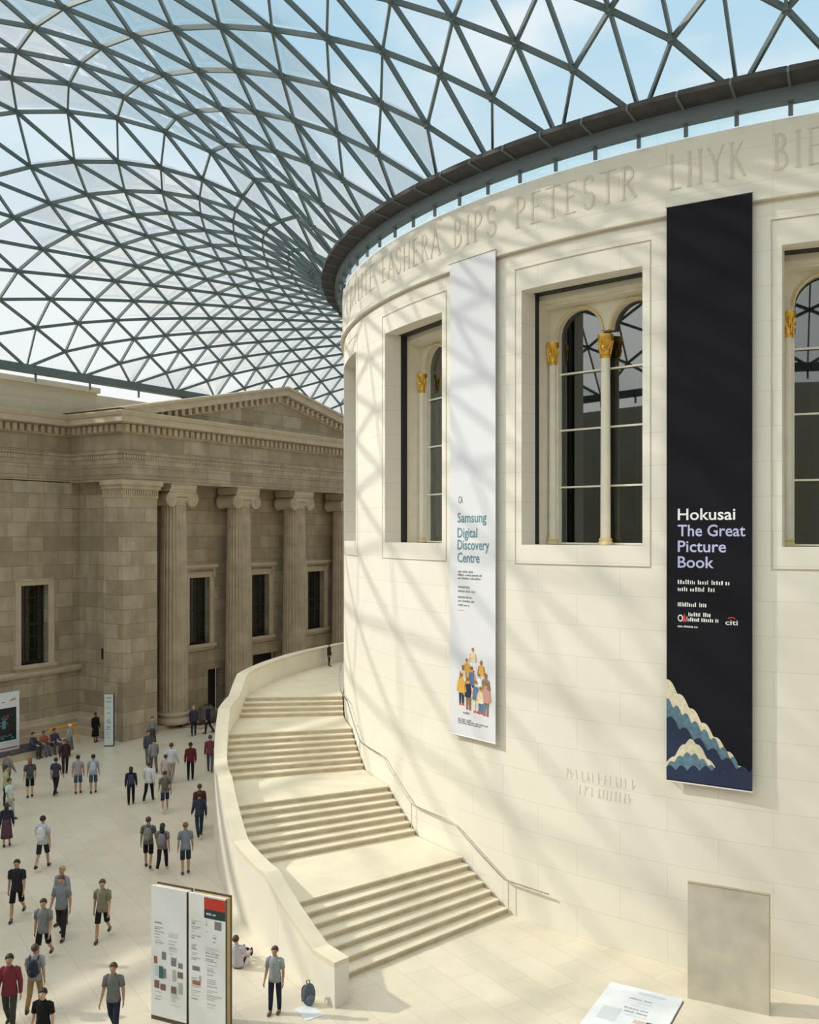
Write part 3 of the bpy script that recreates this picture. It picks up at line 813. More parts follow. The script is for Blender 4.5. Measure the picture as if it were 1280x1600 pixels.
for t in [-101.5 - 2.6 * i for i in range(18)]:
    b = MB(); b.tube([hv(21.99, t, lvl(t) + .93), hv(22.16, t, lvl(t) + 1.0)], .010, 6); b.build('bracket', CHROME, hr, smooth=True)

# ------------------------------------------------------------------ writing helpers
def text_geo(body, align='LEFT'):
    cu = bpy.data.curves.new('tmp', 'FONT'); cu.body = body; cu.size = 1.0; cu.resolution_u = 3; cu.offset = .012
    o = bpy.data.objects.new('tmp', cu); C.objects.link(o)
    dg = bpy.context.evaluated_depsgraph_get(); ev = o.evaluated_get(dg); me = ev.to_mesh()
    vs = [tuple(v.co) for v in me.vertices]; fs = [tuple(p.vertices) for p in me.polygons]
    ev.to_mesh_clear(); bpy.data.objects.remove(o); bpy.data.curves.remove(cu)
    return vs, fs
def put_text(b, body, F, u, z, h, width=None, w=-.006, mi=0):
    vs, fs = text_geo(body)
    cap = .73; x1 = max(v[0] for v in vs); x0 = min(v[0] for v in vs)
    sz = h / cap; sx = sz if width is None else width / (x1 - x0)
    b.cur = mi
    b.add([F(u + (v[0] - x0) * sx, w, z + v[1] * sz) for v in vs], fs); b.cur = 0
def scrib(b, F, u0, u1, z, h, rnd, w=-.005, mi=0, gap=.35):
    """a line of small print: word-length dashes with ascenders"""
    b.cur = mi; u = u0
    while u < u1 - h * .5:
        ww = min(rnd.uniform(h * 1.5, h * 5), u1 - u); x = u
        while x < u + ww:
            c = h * rnd.uniform(.35, .6); t = rnd.uniform(.6, 1.0) * h
            b.add([F(x, w, z), F(x + c * .55, w, z), F(x + c * .55, w, z + t), F(x, w, z + t)], [(0, 1, 2, 3)]); x += c
        u += ww + h * gap * 2
    b.cur = 0
def rect(b, F, u0, u1, z0, z1, w=-.004, mi=0):
    b.cur = mi; b.add([F(u0, w, z0), F(u1, w, z0), F(u1, w, z1), F(u0, w, z1)], [(0, 1, 2, 3)]); b.cur = 0
def poly(b, F, pts, w=-.004, mi=0):
    b.cur = mi; b.add([F(u, w, z) for u, z in pts], [tuple(range(len(pts)))]); b.cur = 0

# ------------------------------------------------------------------ banners
def banner(name, th0, th1, z0, z1, m, label):
    p = pol(22.2, th0, 0); q = pol(22.2, th1, 0); W = (q - p).length; t = (q - p) / W; n = Vector((t.y, -t.x, 0))
    if n.dot(p) < 0: n = -n
    r = empty(name, (p.x, p.y, z0)); tag(r, label, 'banner', kind='thing')
    F = lambda u, w, z: tuple(t * u - n * w + Vector((0, 0, z - z0)))
    b = MB(); nz = 24; nu = 6; vs = []; fs = []
    for j in range(nz + 1):
        for i in range(nu + 1):
            for w in (0, .02): vs.append(F(W * i / nu, w, z0 + (z1 - z0) * j / nz))
    idx = lambda i, j, s: (j * (nu + 1) + i) * 2 + s
    for j in range(nz):
        for i in range(nu):
            fs.append((idx(i, j, 0), idx(i + 1, j, 0), idx(i + 1, j + 1, 0), idx(i, j + 1, 0))); fs.append((idx(i, j, 1), idx(i, j + 1, 1), idx(i + 1, j + 1, 1), idx(i + 1, j, 1)))
    for j in range(nz):
        fs.append((idx(0, j, 0), idx(0, j + 1, 0), idx(0, j + 1, 1), idx(0, j, 1))); fs.append((idx(nu, j, 0), idx(nu, j, 1), idx(nu, j + 1, 1), idx(nu, j + 1, 0)))
    b.add(vs, fs); b.build('cloth', m, r)
    b = MB(); b.tube([F(-.03, .01, z1), F(W + .03, .01, z1)], .022, 8)
    for u in (.05, W - .05): b.tube([F(u, .01, z1), F(u, .16, z1 - .02)], .014, 6)
    b.build('top_rod', CHROME, r, smooth=True)
    b = MB(); b.tube([F(-.01, .01, z0), F(W + .01, .01, z0)], .022, 8)
    for u in (.05, W - .05): b.tube([F(u, .01, z0), F(u, .2, z0)], .012, 6)
    b.build('bottom_rod', mat('white_rod', (.75, .75, .73), .5), r, smooth=True)
    return r, F, W
rb, F, W = banner('hanging_banner', -91.29, -85.84, 4.79, 19.49, BLACKB, 'long black banner with white and lilac lettering on the round wall')
def line(text, F, u, z, h, wd, m, parent):
    b = MB(); put_text(b, text, F, u, z, h, wd); b.build('lettering', m, parent, recalc=False)
line('Hokusai', F, .29, 11.47, .30, 1.42, INK_W, rb); line('The Great', F, .29, 11.06, .30, 1.66, INK_L, rb)
line('Picture', F, .29, 10.66, .30, 1.20, INK_L, rb); line('Book', F, .29, 10.26, .30, .90, INK_L, rb)
b = MB()
rnd = random.Random(5)
scrib(b, F, .29, 1.55, 9.84, .115, rnd, mi=0); scrib(b, F, .29, 1.2, 9.66, .115, rnd, mi=0)
scrib(b, F, .29, 1.02, 9.27, .11, rnd, mi=0); scrib(b, F, .56, 1.12, 9.03, .10, rnd, mi=0); scrib(b, F, .56, 1.30, 8.90, .10, rnd, mi=0)
scrib(b, F, .29, .78, 8.74, .05, rnd, mi=0)
line('citi', F, 1.47, 8.86, .13, .30, INK_W, rb); line('O', F, .29, 8.89, .18, .13, INK_W, rb)
b.build('small_print', [INK_W], rb, recalc=False)
b = MB()
poly(b, F, [(.40, 8.88), (.50, 8.88), (.46, 9.1), (.42, 9.02)], mi=2); rect(b, F, .515, .53, 8.9, 9.02, mi=0)
pts = [(1.62 + .10 * math.cos(R_(a)), 9.0 + .055 * math.sin(R_(a))) for a in range(20, 161, 20)] + [(1.62 + .085 * math.cos(R_(a)), 8.985 + .045 * math.sin(R_(a))) for a in range(160, 19, -20)]
b.build('emblem', [INK_W, INK_L, INK_R], rb, recalc=False)
b = MB(); poly(b, F, pts); b.build('logo_arc', INK_R, rb, recalc=False)
# plain layered rolling shapes in the colours of the printed picture
b = MB()
def hills(top, wv, mi, ampl, freq, ph, z_lo=4.84):
    n = 60; pts = [(0, z_lo)] + [(W, z_lo)]
    ups = []
    for i in range(n + 1):
        s = 1 - i / n; zz = top(s) + ampl * abs(math.sin(freq * pi * s + ph)); ups.append((W * s, max(z_lo + .01, zz)))
    b.cur = mi
    vs = []; fs = []
    for (u, zz) in ups: vs += [F(u, wv, zz), F(u, wv, z_lo)]
    for i in range(n): fs.append((2 * i, 2 * i + 1, 2 * i + 3, 2 * i + 2))
    b.add(vs, fs); b.cur = 0
hills(lambda s: 4.9 + 2.35 * (1 - s) ** .9 * (1 - .15 * s) + .1, -.004, 0, .12, 7, .3)
hills(lambda s: 4.9 + 1.85 * (1 - s) ** .8 + .02, -.006, 1, .16, 9, .9)
hills(lambda s: 4.9 + 1.45 * (1 - s) ** 1.2 + .25 * s, -.008, 2, .18, 6, .2)
hills(lambda s: 5.1 + .75 * math.exp(-((s - .3) / .22) ** 2), -.010, 0, .08, 8, .5)
hills(lambda s: 5.0 + .45 * math.exp(-((s - .28) / .25) ** 2) + .15 * s, -.012, 1, .10, 10, .1)
hills(lambda s: 4.95 + .22 * s + .1, -.014, 2, .14, 7, .7)
b.build('printed_picture', [INK_C, INK_S, INK_N], rb, recalc=False)

rw, F, W = banner('hanging_banner', -110.5, -105.3, 4.93, 19.48, WHITEB, 'long white banner with teal lettering and small printed figures')
b = MB()
for t, z, wd in (('Samsung', 11.46, 1.28), ('Digital', 11.0, .88), ('Discovery', 10.63, 1.40), ('Centre', 10.24, .98)):
    line(t, F, .36, z, .31, wd, INK_T, rw)
rnd = random.Random(8)
for z, u1, h in ((9.92, 1.1, .07), (9.82, 1.45, .07), (9.72, 1.4, .07), (9.45, .9, .07), (9.32, 1.15, .07), (9.14, 1.0, .07), (9.02, 1.1, .07), (8.9, .9, .06), (5.42, 1.0, .05), (5.3, 1.4, .05), (5.36, 1.7, .05)):
    scrib(b, F, .38, u1, z, h, rnd, mi=1)
rect(b, F, .38, .66, 8.76, 8.775, mi=2); line('CA', F, .40, 12.05, .22, .2, INK_G, rw)
scrib(b, F, .62, .9, 5.62, .07, rnd, mi=1)
b.build('small_print', [INK_T, INK_G, INK_O], rw, recalc=False)
b = MB()
def fig(u, z, h, skin, top, bot, w):
    s = h / 1.0
    P = lambda pts, mi, ww: poly(b, F, [(u + x * s, z + y * s) for x, y in pts], ww, mi)
    ov = lambda cx, cy, rx, ry, mi, ww: P([(cx + rx * math.cos(R_(a)), cy + ry * math.sin(R_(a))) for a in range(0, 360, 30)], mi, ww)
    P([(-.10, 0), (-.03, 0), (-.01, .45), (-.13, .45)], bot, w); P([(.03, 0), (.10, 0), (.13, .45), (0, .45)], bot, w)
    P([(-.15, .36), (.15, .36), (.17, .72), (.08, .80), (-.08, .80), (-.17, .72)], top, w - .002)
    P([(-.24, .42), (-.18, .40), (-.12, .74), (-.17, .76)], skin, w - .003); P([(.24, .42), (.18, .40), (.12, .74), (.17, .76)], skin, w - .003)
    ov(0, .89, .075, .10, skin, w - .003); ov(0, .935, .08, .065, 0, w - .004)
    P([(-.12, -.03), (-.02, -.03), (-.03, .03), (-.10, .03)], 6, w - .002); P([(.02, -.03), (.12, -.03), (.10, .03), (.03, .03)], 6, w - .002)
INKS = [INK_B, INK_Y, INK_U, INK_N, INK_P, INK_C, INK_R, INK_W, INK_G]
for (u, z, h, sk, tp, bt, w) in ((1.05, 6.95, .72, 1, 5, 7, -.004), (.78, 6.6, .72, 1, 1, 5, -.006), (1.42, 6.6, .72, 0, 1, 5, -.006), (.62, 6.3, .8, 0, 5, 3, -.010), (1.0, 6.2, .9, 1, 2, 3, -.010), (1.32, 6.2, .72, 5, 7, 2, -.010), (1.62, 6.1, .86, 0, 8, 4, -.010), (.55, 5.9, .95, 1, 1, 3, -.016), (.86, 5.8, .95, 1, 3, 0, -.016), (1.2, 5.75, .95, 5, 2, 5, -.016), (1.62, 5.72, .98, 1, 4, 8, -.016), (1.40, 5.74, .8, 1, 5, 2, -.020)):
    fig(u, z, h, sk, tp, bt, w)
b.build('printed_figures', INKS, rw, recalc=False)

# ------------------------------------------------------------------ information panels
def slab_frame(p, q, z0=0.0):
    p = Vector((p[0], p[1], z0)); q = Vector((q[0], q[1], z0)); W = (q - p).length; t = (q - p) / W; n = Vector((t.y, -t.x, 0))
    return p, (lambda u, w, z: tuple(t * u - n * w + Vector((0, 0, z)))), W
def info_panel(p, q, H, label, red):
    o, F, W = slab_frame(p, q)
    r = empty('information_panel', o); tag(r, label, 'information panel', 'paired information panels beside the stair foot', kind='thing')
    b = MB(); b.fbox(F, 0, W, 0, .05, .10, H); b.build('front_board', WHITEP, r)
    b = MB(); b.fbox(F, .02, W - .01, .052, .20, .06, H - .03); b.build('core', WOODP if not red else WOODG, r)
    b = MB(); b.fbox(F, 0, W, .202, .25, .10, H); b.build('back_board', BRONZE, r)
    b = MB(); b.fbox(F, W, W + .015, -.002, .04, .0, H - .02); b.fbox(F, -.01, W + .01, .01, .24, 0, .1); b.build('edge_strip', BRONZE, r)
    return r, F, W
pa = Vector((-9.60, -31.17)); dv = Vector((.975, .155)).normalized()
d = rnd = random.Random(21)
r, F, W = info_panel(pa, pa + dv * .99, 3.06, 'left panel of the white pair, all white front with small print', False)
b = MB()
def col_text(u0, u1, ztop, zbot, heavy=.3):
    z = ztop
    while z > zbot:
        h = rnd.choice((.022, .022, .03, .045 if rnd.random() < heavy else .022)); e = u0 + (u1 - u0) * rnd.uniform(.35, 1)
        scrib(b, F, u0, e, z, h, rnd, mi=rnd.choice((0, 0, 1))); z -= h * rnd.choice((1.7, 2, 3.2))
col_text(.10, .42, 2.22, 1.72); col_text(.50, .80, 2.05, 1.55); col_text(.55, .88, 1.5, 1.42)
col_text(.12, .40, .65, .45); col_text(.56, .86, .66, .40)
PH = [INK_G, INK_LG, mat('brown_photo', (.20, .12, .10), .7), mat('teal_photo', (.05, .14, .14), .7), mat('rust_photo', (.32, .14, .07), .7), mat('pale_blue_photo', (.52, .62, .66), .7), mat('red_block', (.46, .035, .02), .6), mat('dark_teal_block', (.01, .035, .045), .6)]
def pics(lst):
    for u0, u1, z0, z1, mi in lst:
        b2 = MB(); rect(b2, F, u0, u1, z0, z1); b2.build('printed_photo', PH[mi], r, recalc=False)
pics([(.30, .42, 1.42, 1.60, 0), (.08, .17, 1.30, 1.46, 4), (.22, .34, .98, 1.26, 3), (.34, .42, 1.0, 1.22, 0), (.09, .23, .74, .92, 2), (.26, .41, .72, .86, 2), (.10, .22, 1.02, 1.26, 5),
      (.56, .70, 1.32, 1.50, 0), (.76, .88, 1.30, 1.42, 0), (.74, .89, 1.08, 1.22, 2), (.60, .70, .98, 1.24, 1), (.56, .71, .70, .86, 2), (.76, .88, .72, .98, 1)])
b.build('small_print', [INK_G, INK_LG], r, recalc=False)
pb = pa + dv * 1.05
r, F, W = info_panel(pb, pb + dv * .99, 3.06, 'right panel of the white pair, with a red block at top right', True)
b = MB()
pics([(.42, .985, 2.76, 3.02, 6), (.42, .985, 2.56, 2.76, 7)])
scrib(b, F, .48, .60, 2.64, .05, rnd, mi=2); scrib(b, F, .64, .72, 2.64, .04, rnd, mi=2)
col_text(.08, .34, 2.45, 1.55, .5); col_text(.08, .36, 1.15, .62)
col_text(.46, .56, 2.5, 2.2); col_text(.66, .88, 2.2, 1.98); col_text(.46, .88, 1.9, 1.55); col_text(.50, .78, 1.52, .98, .7); col_text(.50, .9, .95, .55)
pics([(.70, .88, 2.34, 2.52, 0), (.10, .30, 1.34, 1.44, 0), (.10, .32, 1.02, 1.12, 4), (.28, .34, 1.1, 1.24, 1)])
b.build('small_print', [INK_G, INK_LG, INK_W], r, recalc=False)

# freestanding back-turned panel at right, with its foot
o, F, W = slab_frame((.44, -23.53), (2.26, -23.33))
r = empty('display_panel', o); tag(r, 'blank grey stone-faced panel standing before the round wall', 'panel', kind='thing')
b = MB(); b.fbox(F, 0, W, 0, .09, .0, 2.76); ob = b.build('board', SLABST, r)
b = MB(); b.fbox(F, W, W + .02, 0, .09, 0, 2.77); b.fbox(F, 0, W, -.004, .095, 2.76, 2.79); b.build('edge_trim', BRONZE if False else mat('brown_edge', (.42, .35, .24), .5), r)
b = MB(); b.beam(F(W - .06, .10, 1.2), F(W - .06, .52, .04), .05, .05); b.build('strut', SLABST, r)
for u in (W - .10, .05):
    b = MB(); b.fbox(F, u, u + .08, .09, .55, .0, .06); b.build('foot', SLABST, r)

# low white map table at the bottom edge of the view
T0 = Vector((-.76, -25.41)); T1 = Vector((.88, -25.33)); dn = Vector((.06, -1.0)).normalized()
r = empty('map_table', (T0.x, T0.y, 0)); tag(r, 'low table with a printed white top near the display panel', 'table', kind='thing')
ex = (T1 - T0).normalized(); WT = (T1 - T0).length
FT = lambda u, w, z: (ex.x * u + dn.x * w, ex.y * u + dn.y * w, z)
b = MB(); b.fbox(FT, 0, WT, 0, 2.3, .79, .84); b.build('table_top', mat('map_white', (.78, .80, .82), .4, noise=.05, nscale=3), r)
b = MB(); b.fbox(FT, -.01, WT + .012, -.012, 2.31, .76, .79); b.build('edge_band', BRONZE, r)
b = MB(); b.fbox(FT, .35, WT - .35, .5, 1.8, 0.0, .76); b.build('pedestal', SLABST, r)
b = MB(); rnd = random.Random(4)
FP = lambda u, w, z: FT(u, 2.3 - z, .842 - w * .3)
for z in (1.75, 1.6, 1.45, 1.30, 1.15, 1.0): scrib(b, FP, .62 + rnd.uniform(-.1, .2), 1.15, z, .07, rnd, w=-.002, mi=rnd.choice((0, 1)))
rect(b, FP, .95, 1.25, .75, .9, w=-.002, mi=2); rect(b, FP, 1.22, 1.34, .84, .92, w=-.002, mi=0); rect(b, FP, .2, .6, .6, 1.2, w=-.002, mi=1); rect(b, FP, .7, 1.3, 2.05, 2.15, w=-.002, mi=1)
b.build('print', [INK_G, mat('faint_print', (.62, .65, .68), .6), mat('peach_print', (.70, .52, .44), .6)], r, recalc=False)

# slim direction sign by the portico corner
o, F, W = slab_frame((-33.06, -13.42), (-32.55, -13.30))
o = Vector((-32.98, -13.45, 0)); t = Vector((.78, .62, 0)).normalized()
tF = lambda u, w, z: (t.x * u - t.y * w, t.y * u + t.x * w, z)
r = empty('direction_sign', o); tag(r, 'slim tall white direction sign by the portico corner', 'sign', kind='thing')
b = MB(); b.fbox(tF, 0, .45, 0, .04, .06, 2.72); b.build('face', mat('sign_pale_blue', (.62, .68, .70), .5), r)
b = MB(); b.fbox(tF, -.01, .47, .04, .26, 0, 2.72); b.fbox(tF, -.01, .47, -.01, .26, 0, .06); b.build('body', BLACKM, r)
b = MB()
line('G', tF, .13, 1.22, .2, .18, INK_G, r); rnd = random.Random(2)
for z, h in ((2.5, .10), (2.3, .08), (2.0, .05), (1.72, .06), (.98, .08), (.86, .08), (.7, .06), (.6, .06), (.45, .06)): scrib(b, tF, .10, rnd.uniform(.25, .38), z, h, rnd, mi=1)
b.build('lettering', [INK_G, INK_G], r, recalc=False)
# poster board and plinth bench
FPo = lambda u, w, z: (-w, u, z)
r = empty('poster_board', (-34.6, -20.6, .45)); tag(r, 'white poster board with a dark picture standing on the stone bench', 'poster', kind='thing')
b = MB(); b.fbox(FPo, 0, 3.3, 0, .10, 0, 2.85); b.build('board', WHITEP, r)
b = MB(); rect(b, FPo, .25, 3.13, .50, 2.1, mi=0); 
rnd = random.Random(12)
for i in range(26):
    u = rnd.uniform(1.9, 2.9); z = rnd.choice((rnd.uniform(.55, .75), rnd.uniform(1.2, 1.9))); rect(b, FPo, u, u + rnd.uniform(.04, .2), z, z + rnd.uniform(.02, .1), w=-.007, mi=1)
rect(b, FPo, 2.35, 2.55, 1.1, 1.5, w=-.008, mi=1); rect(b, FPo, 2.62, 2.7, 1.62, 1.75, w=-.008, mi=2); poly(b, FPo, [(2.75, 2.48), (3.08, 2.58), (3.08, 2.44), (2.8, 2.42)], mi=3); rect(b, FPo, 2.3, 2.5, 2.38, 2.42, mi=4); rect(b, FPo, .3, 3.2, .1, .16, mi=2)
b.build('print', [mat('poster_black', (.01, .012, .016), .4), mat('poster_teal', (.10, .26, .32), .5), INK_R, INK_O, INK_G], r, recalc=False)
r = empty('stone_bench', (-35.2, -22.5, 0)); tag(r, 'long low stone bench with a dark top along the left wall', 'bench', kind='thing')
b = MB(); b.box(0, 1.35, 0, 7.1, 0, .38); b.build('base', PALEST, r)
b = MB(); b.box(-.02, 1.38, -.02, 7.12, .38, .45); b.build('bench_top', BENCHD, r)
# orange barrier
r = empty('barrier', (-35.2, -13.9, 0)); tag(r, 'thin orange barrier standing at the foot of the left wall', 'barrier', kind='thing')
b = MB(); b.beam((0, -1.3, .93), (.15, .35, 1.03), .05, .10); b.build('top_rail', ORANGE, r)
for (x, y) in ((-.12, .15), (.35, .3), (-.1, -1.2), (.2, -1.1)):
    b = MB(); b.beam((0.02, y * .9, .95), (x, y, 0), .05, .05); b.build('leg', ORANGE, r)
# blue wall sign
b = MB(); b.box(-.01, .01, -.28, .28, -.28, .28)
b = MB(); b.tube([(0, 0, 0), (0, -.04, 0)], .27, 20); ob = b.build('round_sign', mat('sign_navy', (.015, .03, .09), .5)); ob.location = (-34.9, -11.56, 1.4)
tag(ob, 'round navy sign on the recessed wall beside the pilaster', 'sign', kind='thing')
# grey screen and stone fragment behind the columns
b = MB(); b.box(-.05, .05, -.65, .65, 0, 1.75); ob = b.build('screen_panel', SLABST); ob.location = (-31.9, -4.4, 0); ob.rotation_euler = (0, 0, R_(-35))
tag(ob, 'plain grey screen panel standing behind the stair wall', 'panel', kind='thing')
r = empty('stone_relief', (-32.6, -6.6, 0)); tag(r, 'dark weathered carved stone fragment at the foot of the columns', 'sculpture', kind='thing')
rnd = random.Random(9); b = MB()
b.ball((0, 0, .55), (.55, .75, .62), 12, 8); b.ball((.15, .55, .35), (.4, .5, .4), 10, 6); b.ball((0, -.5, .45), (.4, .5, .5), 10, 6)
b.v = [(x * (1 + rnd.uniform(-.12, .12)), y * (1 + rnd.uniform(-.12, .12)), max(.0, z * (1 + rnd.uniform(-.1, .1)))) for x, y, z in b.v]
b.build('stone', mat('dark_fragment', (.10, .075, .055), .9, noise=.5, nscale=5), r)
b = MB(); b.box(-.7, .7, -1.1, 1.1, 0, .12); b.build('plinth', PLAINST, r)

# ------------------------------------------------------------------ people
def skin_mesh(V, E, Rr, sub=1):
    me = bpy.data.meshes.new('tmp'); me.from_pydata(V, E, []); o = bpy.data.objects.new('tmp', me); C.objects.link(o)
    m = o.modifiers.new('s', 'SKIN'); m.use_smooth_shade = True; m.branch_smoothing = .3
    for i, d in enumerate(me.skin_vertices[0].data):
        d.radius = (Rr[i], Rr[i]); d.use_root = (i == 0)
    o.modifiers.new('u', 'SUBSURF').levels = sub
    dg = bpy.context.evaluated_depsgraph_get(); out = bpy.data.meshes.new_from_object(o.evaluated_get(dg))
    bpy.data.objects.remove(o); bpy.data.meshes.remove(me)
    out.materials.clear(); out.materials.append(None)
    out.polygons.foreach_set('use_smooth', [True] * len(out.polygons))
    return out
def flatten(me, f, zlo, zhi, y0):
    for v in me.vertices:
        wx = max(0, min(1, (.24 - abs(v.co.x)) / .08)); wz = max(0, min(1, min(v.co.z - zlo, zhi - v.co.z) / .08))
        k = 1 - (1 - f) * wx * wz; v.co.y = y0 + (v.co.y - y0) * k
POSES = {}
def rotx(p, c, a):   # swing point p about joint c in the y-z plane; positive swings forward (-y)
    y, z = p[1] - c[1], p[2] - c[2]; ca, sa = math.cos(a), math.sin(a)
    return (p[0], c[1] + y * ca + z * sa, c[2] - y * sa + z * ca)
def pose(name):
    """front is -y; lengths in metres for a 1.75 m figure"""
    if name in POSES: return POSES[name]
    W = {'stand': (.10, -.06, .05, -.05, 0, 0), 'walk': (.36, -.30, -.25, .28, .12, .45), 'stroll': (-.22, .24, .20, -.16, .30, .10), 'phone': (.05, -.05, .75, .15, 0, 0)}
    fl_ = 0.0; sit = name in ('sit', 'floor')
    V = []; E = []; Rr = []; idx = {}
    def v(n, p, r, par=None):
        idx[n] = len(V); V.append(tuple(p)); Rr.append(r)
        if par: E.append((idx[par], idx[n]))
        return p
    hipz = .92
    if name == 'sit': hipz = .53
    if name == 'floor': hipz = .13
    tz = hipz - .92
    lean = {'sit': .12, 'floor': -.18}.get(name, .02)
    T = lambda x, y, z: (x, y - lean * (z - .92), z + tz)
    v('pelvis', T(0, 0, .95), .108); v('spine', T(0, .0, 1.12), .115, 'pelvis'); v('chest', T(0, .0, 1.30), .135, 'spine'); v('neck0', T(0, .01, 1.44), .07, 'chest')
    v('neck', T(0, .005, 1.50), .052, 'neck0'); v('jaw', T(0, -.015, 1.575), .068, 'neck'); v('skull', T(0, .0, 1.66), .086, 'jaw'); v('crown', T(0, .008, 1.715), .058, 'skull')
    v('nose0', T(0, -.085, 1.625), .018, 'skull'); v('nose', T(0, -.108, 1.612), .010, 'nose0')
    legs = W.get(name, (0, 0, .5, .45, 0, 0))
    for s, lh, ah, kn in ((-1, legs[0], legs[2], legs[4]), (1, legs[1], legs[3], legs[5])):
        t = 'r' if s < 0 else 'l'
        v(t + 'ear', T(s * .088, .008, 1.635), .016, 'skull')
        sh = T(s * .175, .01, 1.40); v(t + 'sh', sh, .062, 'chest')
        el = rotx((s * .225, sh[1], sh[2] - .29), sh, ah); wr = rotx((s * .245, sh[1], sh[2] - .55), sh, ah)
        bend = .35 if name in ('stand', 'walk', 'stroll') else 1.0
        if name == 'phone' and s < 0: bend = 1.5
        wr = rotx(wr, el, bend)
        v(t + 'el', el, .042, t + 'sh'); v(t + 'fa', tuple(el[i] * .6 + wr[i] * .4 for i in range(3)), .040, t + 'el'); v(t + 'wr', wr, .026, t + 'fa')
        d = Vector(wr) - Vector(el); d.normalize()
        side = Vector((0, -1, 0)); side = (side - d * side.dot(d)).normalized(); nrm_ = d.cross(side)
        pm = Vector(wr) + d * .055; v(t + 'palm', pm, .030, t + 'wr')
        for q, (off, ln) in enumerate(((.030, .066), (.010, .078), (-.010, .072), (-.029, .056))):
            b0 = pm + d * .040 + side * off; b1 = b0 + d * ln * .55 - nrm_ * s * -.008; b2 = b1 + d * ln * .42 - nrm_ * s * -.022
            v(t + 'f%da' % q, b0, .0095, t + 'palm'); v(t + 'f%db' % q, b1, .0088, t + 'f%da' % q); v(t + 'f%dc' % q, b2, .0075, t + 'f%db' % q)
        b0 = pm - d * .012 + side * .034; b1 = b0 + side * .018 + d * .035; b2 = b1 + d * .03 + side * .002
        v(t + 'ta', b0, .012, t + 'palm'); v(t + 'tb', b1, .0105, t + 'ta'); v(t + 'tc', b2, .009, t + 'tb')
        hp = (s * .095, T(0, 0, .9)[1], hipz - .03); v(t + 'hip', hp, .074, 'pelvis')
        if name == 'sit':
            k = (s * .13, hp[1] - .44, hipz - .03); a = (s * .13, k[1] + .04, .085)
        elif name == 'floor':
            k = (s * .14, hp[1] - .40, hipz + (.22 if s < 0 else .02)); a = (s * .14, hp[1] - (.70 if s < 0 else .84), .085)
        else:
            k = rotx((s * .10, hp[1], hp[2] - .42), hp, lh); a = rotx((s * .10, hp[1], hp[2] - .81), hp, lh); a = rotx(a, k, -kn - (.05 if name != 'stand' else 0))
        v(t + 'th', tuple((hp[i] * .55 + k[i] * .45) for i in range(3)), .066, t + 'hip')
        v(t + 'kn', k, .052, t + 'th'); v(t + 'ca', tuple(k[i] * .65 + a[i] * .35 + (0.012 if i == 1 else 0) for i in range(3)), .054, t + 'kn'); v(t + 'an', a, .036, t + 'ca')
        fd = -.12
        v(t + 'toe', (a[0] + s * .015, a[1] + fd, a[2] - .045) if name != 'floor' else (a[0] + s * .02, a[1] - .05, a[2] + .12), .034, t + 'an')
    low = min(p[2] - r for p, r in zip(V, Rr) if True)
    zoff = 0.0
    if name not in ('sit', 'floor'):
        zoff = -(min(V[idx['ran']][2], V[idx['lan']][2]) - .085)
        V = [(x, y, z + zoff) for x, y, z in V]
    g = {n: V[i] for n, i in idx.items()}
    body = skin_mesh(V, E, Rr)
    flatten(body, .72, .80 + tz + zoff, 1.47 + tz + zoff, g['spine'][1])
    def chain(names, edges, rad):
        ii = {n: i for i, n in enumerate(names)}
        return skin_mesh([g[n] if isinstance(g[n], tuple) else tuple(g[n]) for n in names], [(ii[a], ii[b]) for a, b in edges], rad)
    def mixp(a, b, t): return tuple(g[a][i] * (1 - t) + g[b][i] * t for i in range(3))
    g['rsl'] = mixp('rsh', 'rel', .72); g['lsl'] = mixp('lsh', 'lel', .72)
    g['rsk'] = mixp('rth', 'rkn', .82); g['lsk'] = mixp('lth', 'lkn', .82); g['rtr'] = mixp('rca', 'ran', .9); g['ltr'] = mixp('lca', 'lan', .9)
    def loft(b, rings, n=18):
        vs = []
        for z, rx, ry in rings:
            c = T(0, .004, z); c = (c[0], c[1], c[2] + zoff)
            for q in range(n):
                a = 2 * pi * q / n; vs.append((c[0] + rx * math.cos(a), c[1] + ry * math.sin(a), c[2]))
        k = len(rings)
        b.add(vs, [(i * n + q, i * n + (q + 1) % n, (i + 1) * n + (q + 1) % n, (i + 1) * n + q) for i in range(k - 1) for q in range(n)] + [tuple(range(n)), tuple(range((k - 1) * n, k * n))])
    def top_mesh(names, rad, e=0.0):
        b = MB(); loft(b, [(.845, .182 + e, .134 + e), (.95, .170 + e, .124 + e), (1.08, .148 + e, .116 + e), (1.22, .160 + e, .120 + e), (1.33, .178 + e, .118 + e), (1.40, .172 + e, .100 + e), (1.44, .130, .085), (1.47, .085, .072), (1.50, .064, .062)])
        for t in 'rl':
            st = Vector(g[t + 'sh']); inn = st + Vector((-.06 if t == 'l' else .06, 0, .015))
            b.tube([inn, st] + [g[t + q] for q in names], [.070, .076] + rad, 12)
        return mesh_of(b)
    shirt = top_mesh(['sl'], [.066]); longs = top_mesh(['el', 'fa', 'wr'], [.060, .054, .040], .006)
    def low_mesh(names, rad):
        b = MB(); loft(b, [(.82, .120, .090), (.86, .158, .112), (.92, .162, .120), (.99, .152, .116), (1.01, .148, .112)])
        for t in 'rl':
            h_ = Vector(g[t + 'hip']); b.tube([h_ + (Vector((0, 0, .05)) if not sit else Vector((0, .05, 0))), h_] + [g[t + q] for q in names], [.074, .082] + rad, 12)
        return mesh_of(b)
    shorts = low_mesh(['th', 'sk'], [.084, .082]); trous = low_mesh(['th', 'kn', 'ca', 'tr'], [.080, .068, .064, .052])
    # dress / long coat
    b = MB(); pz = g['pelvis']; k0 = (g['rkn'][2] + g['lkn'][2]) / 2
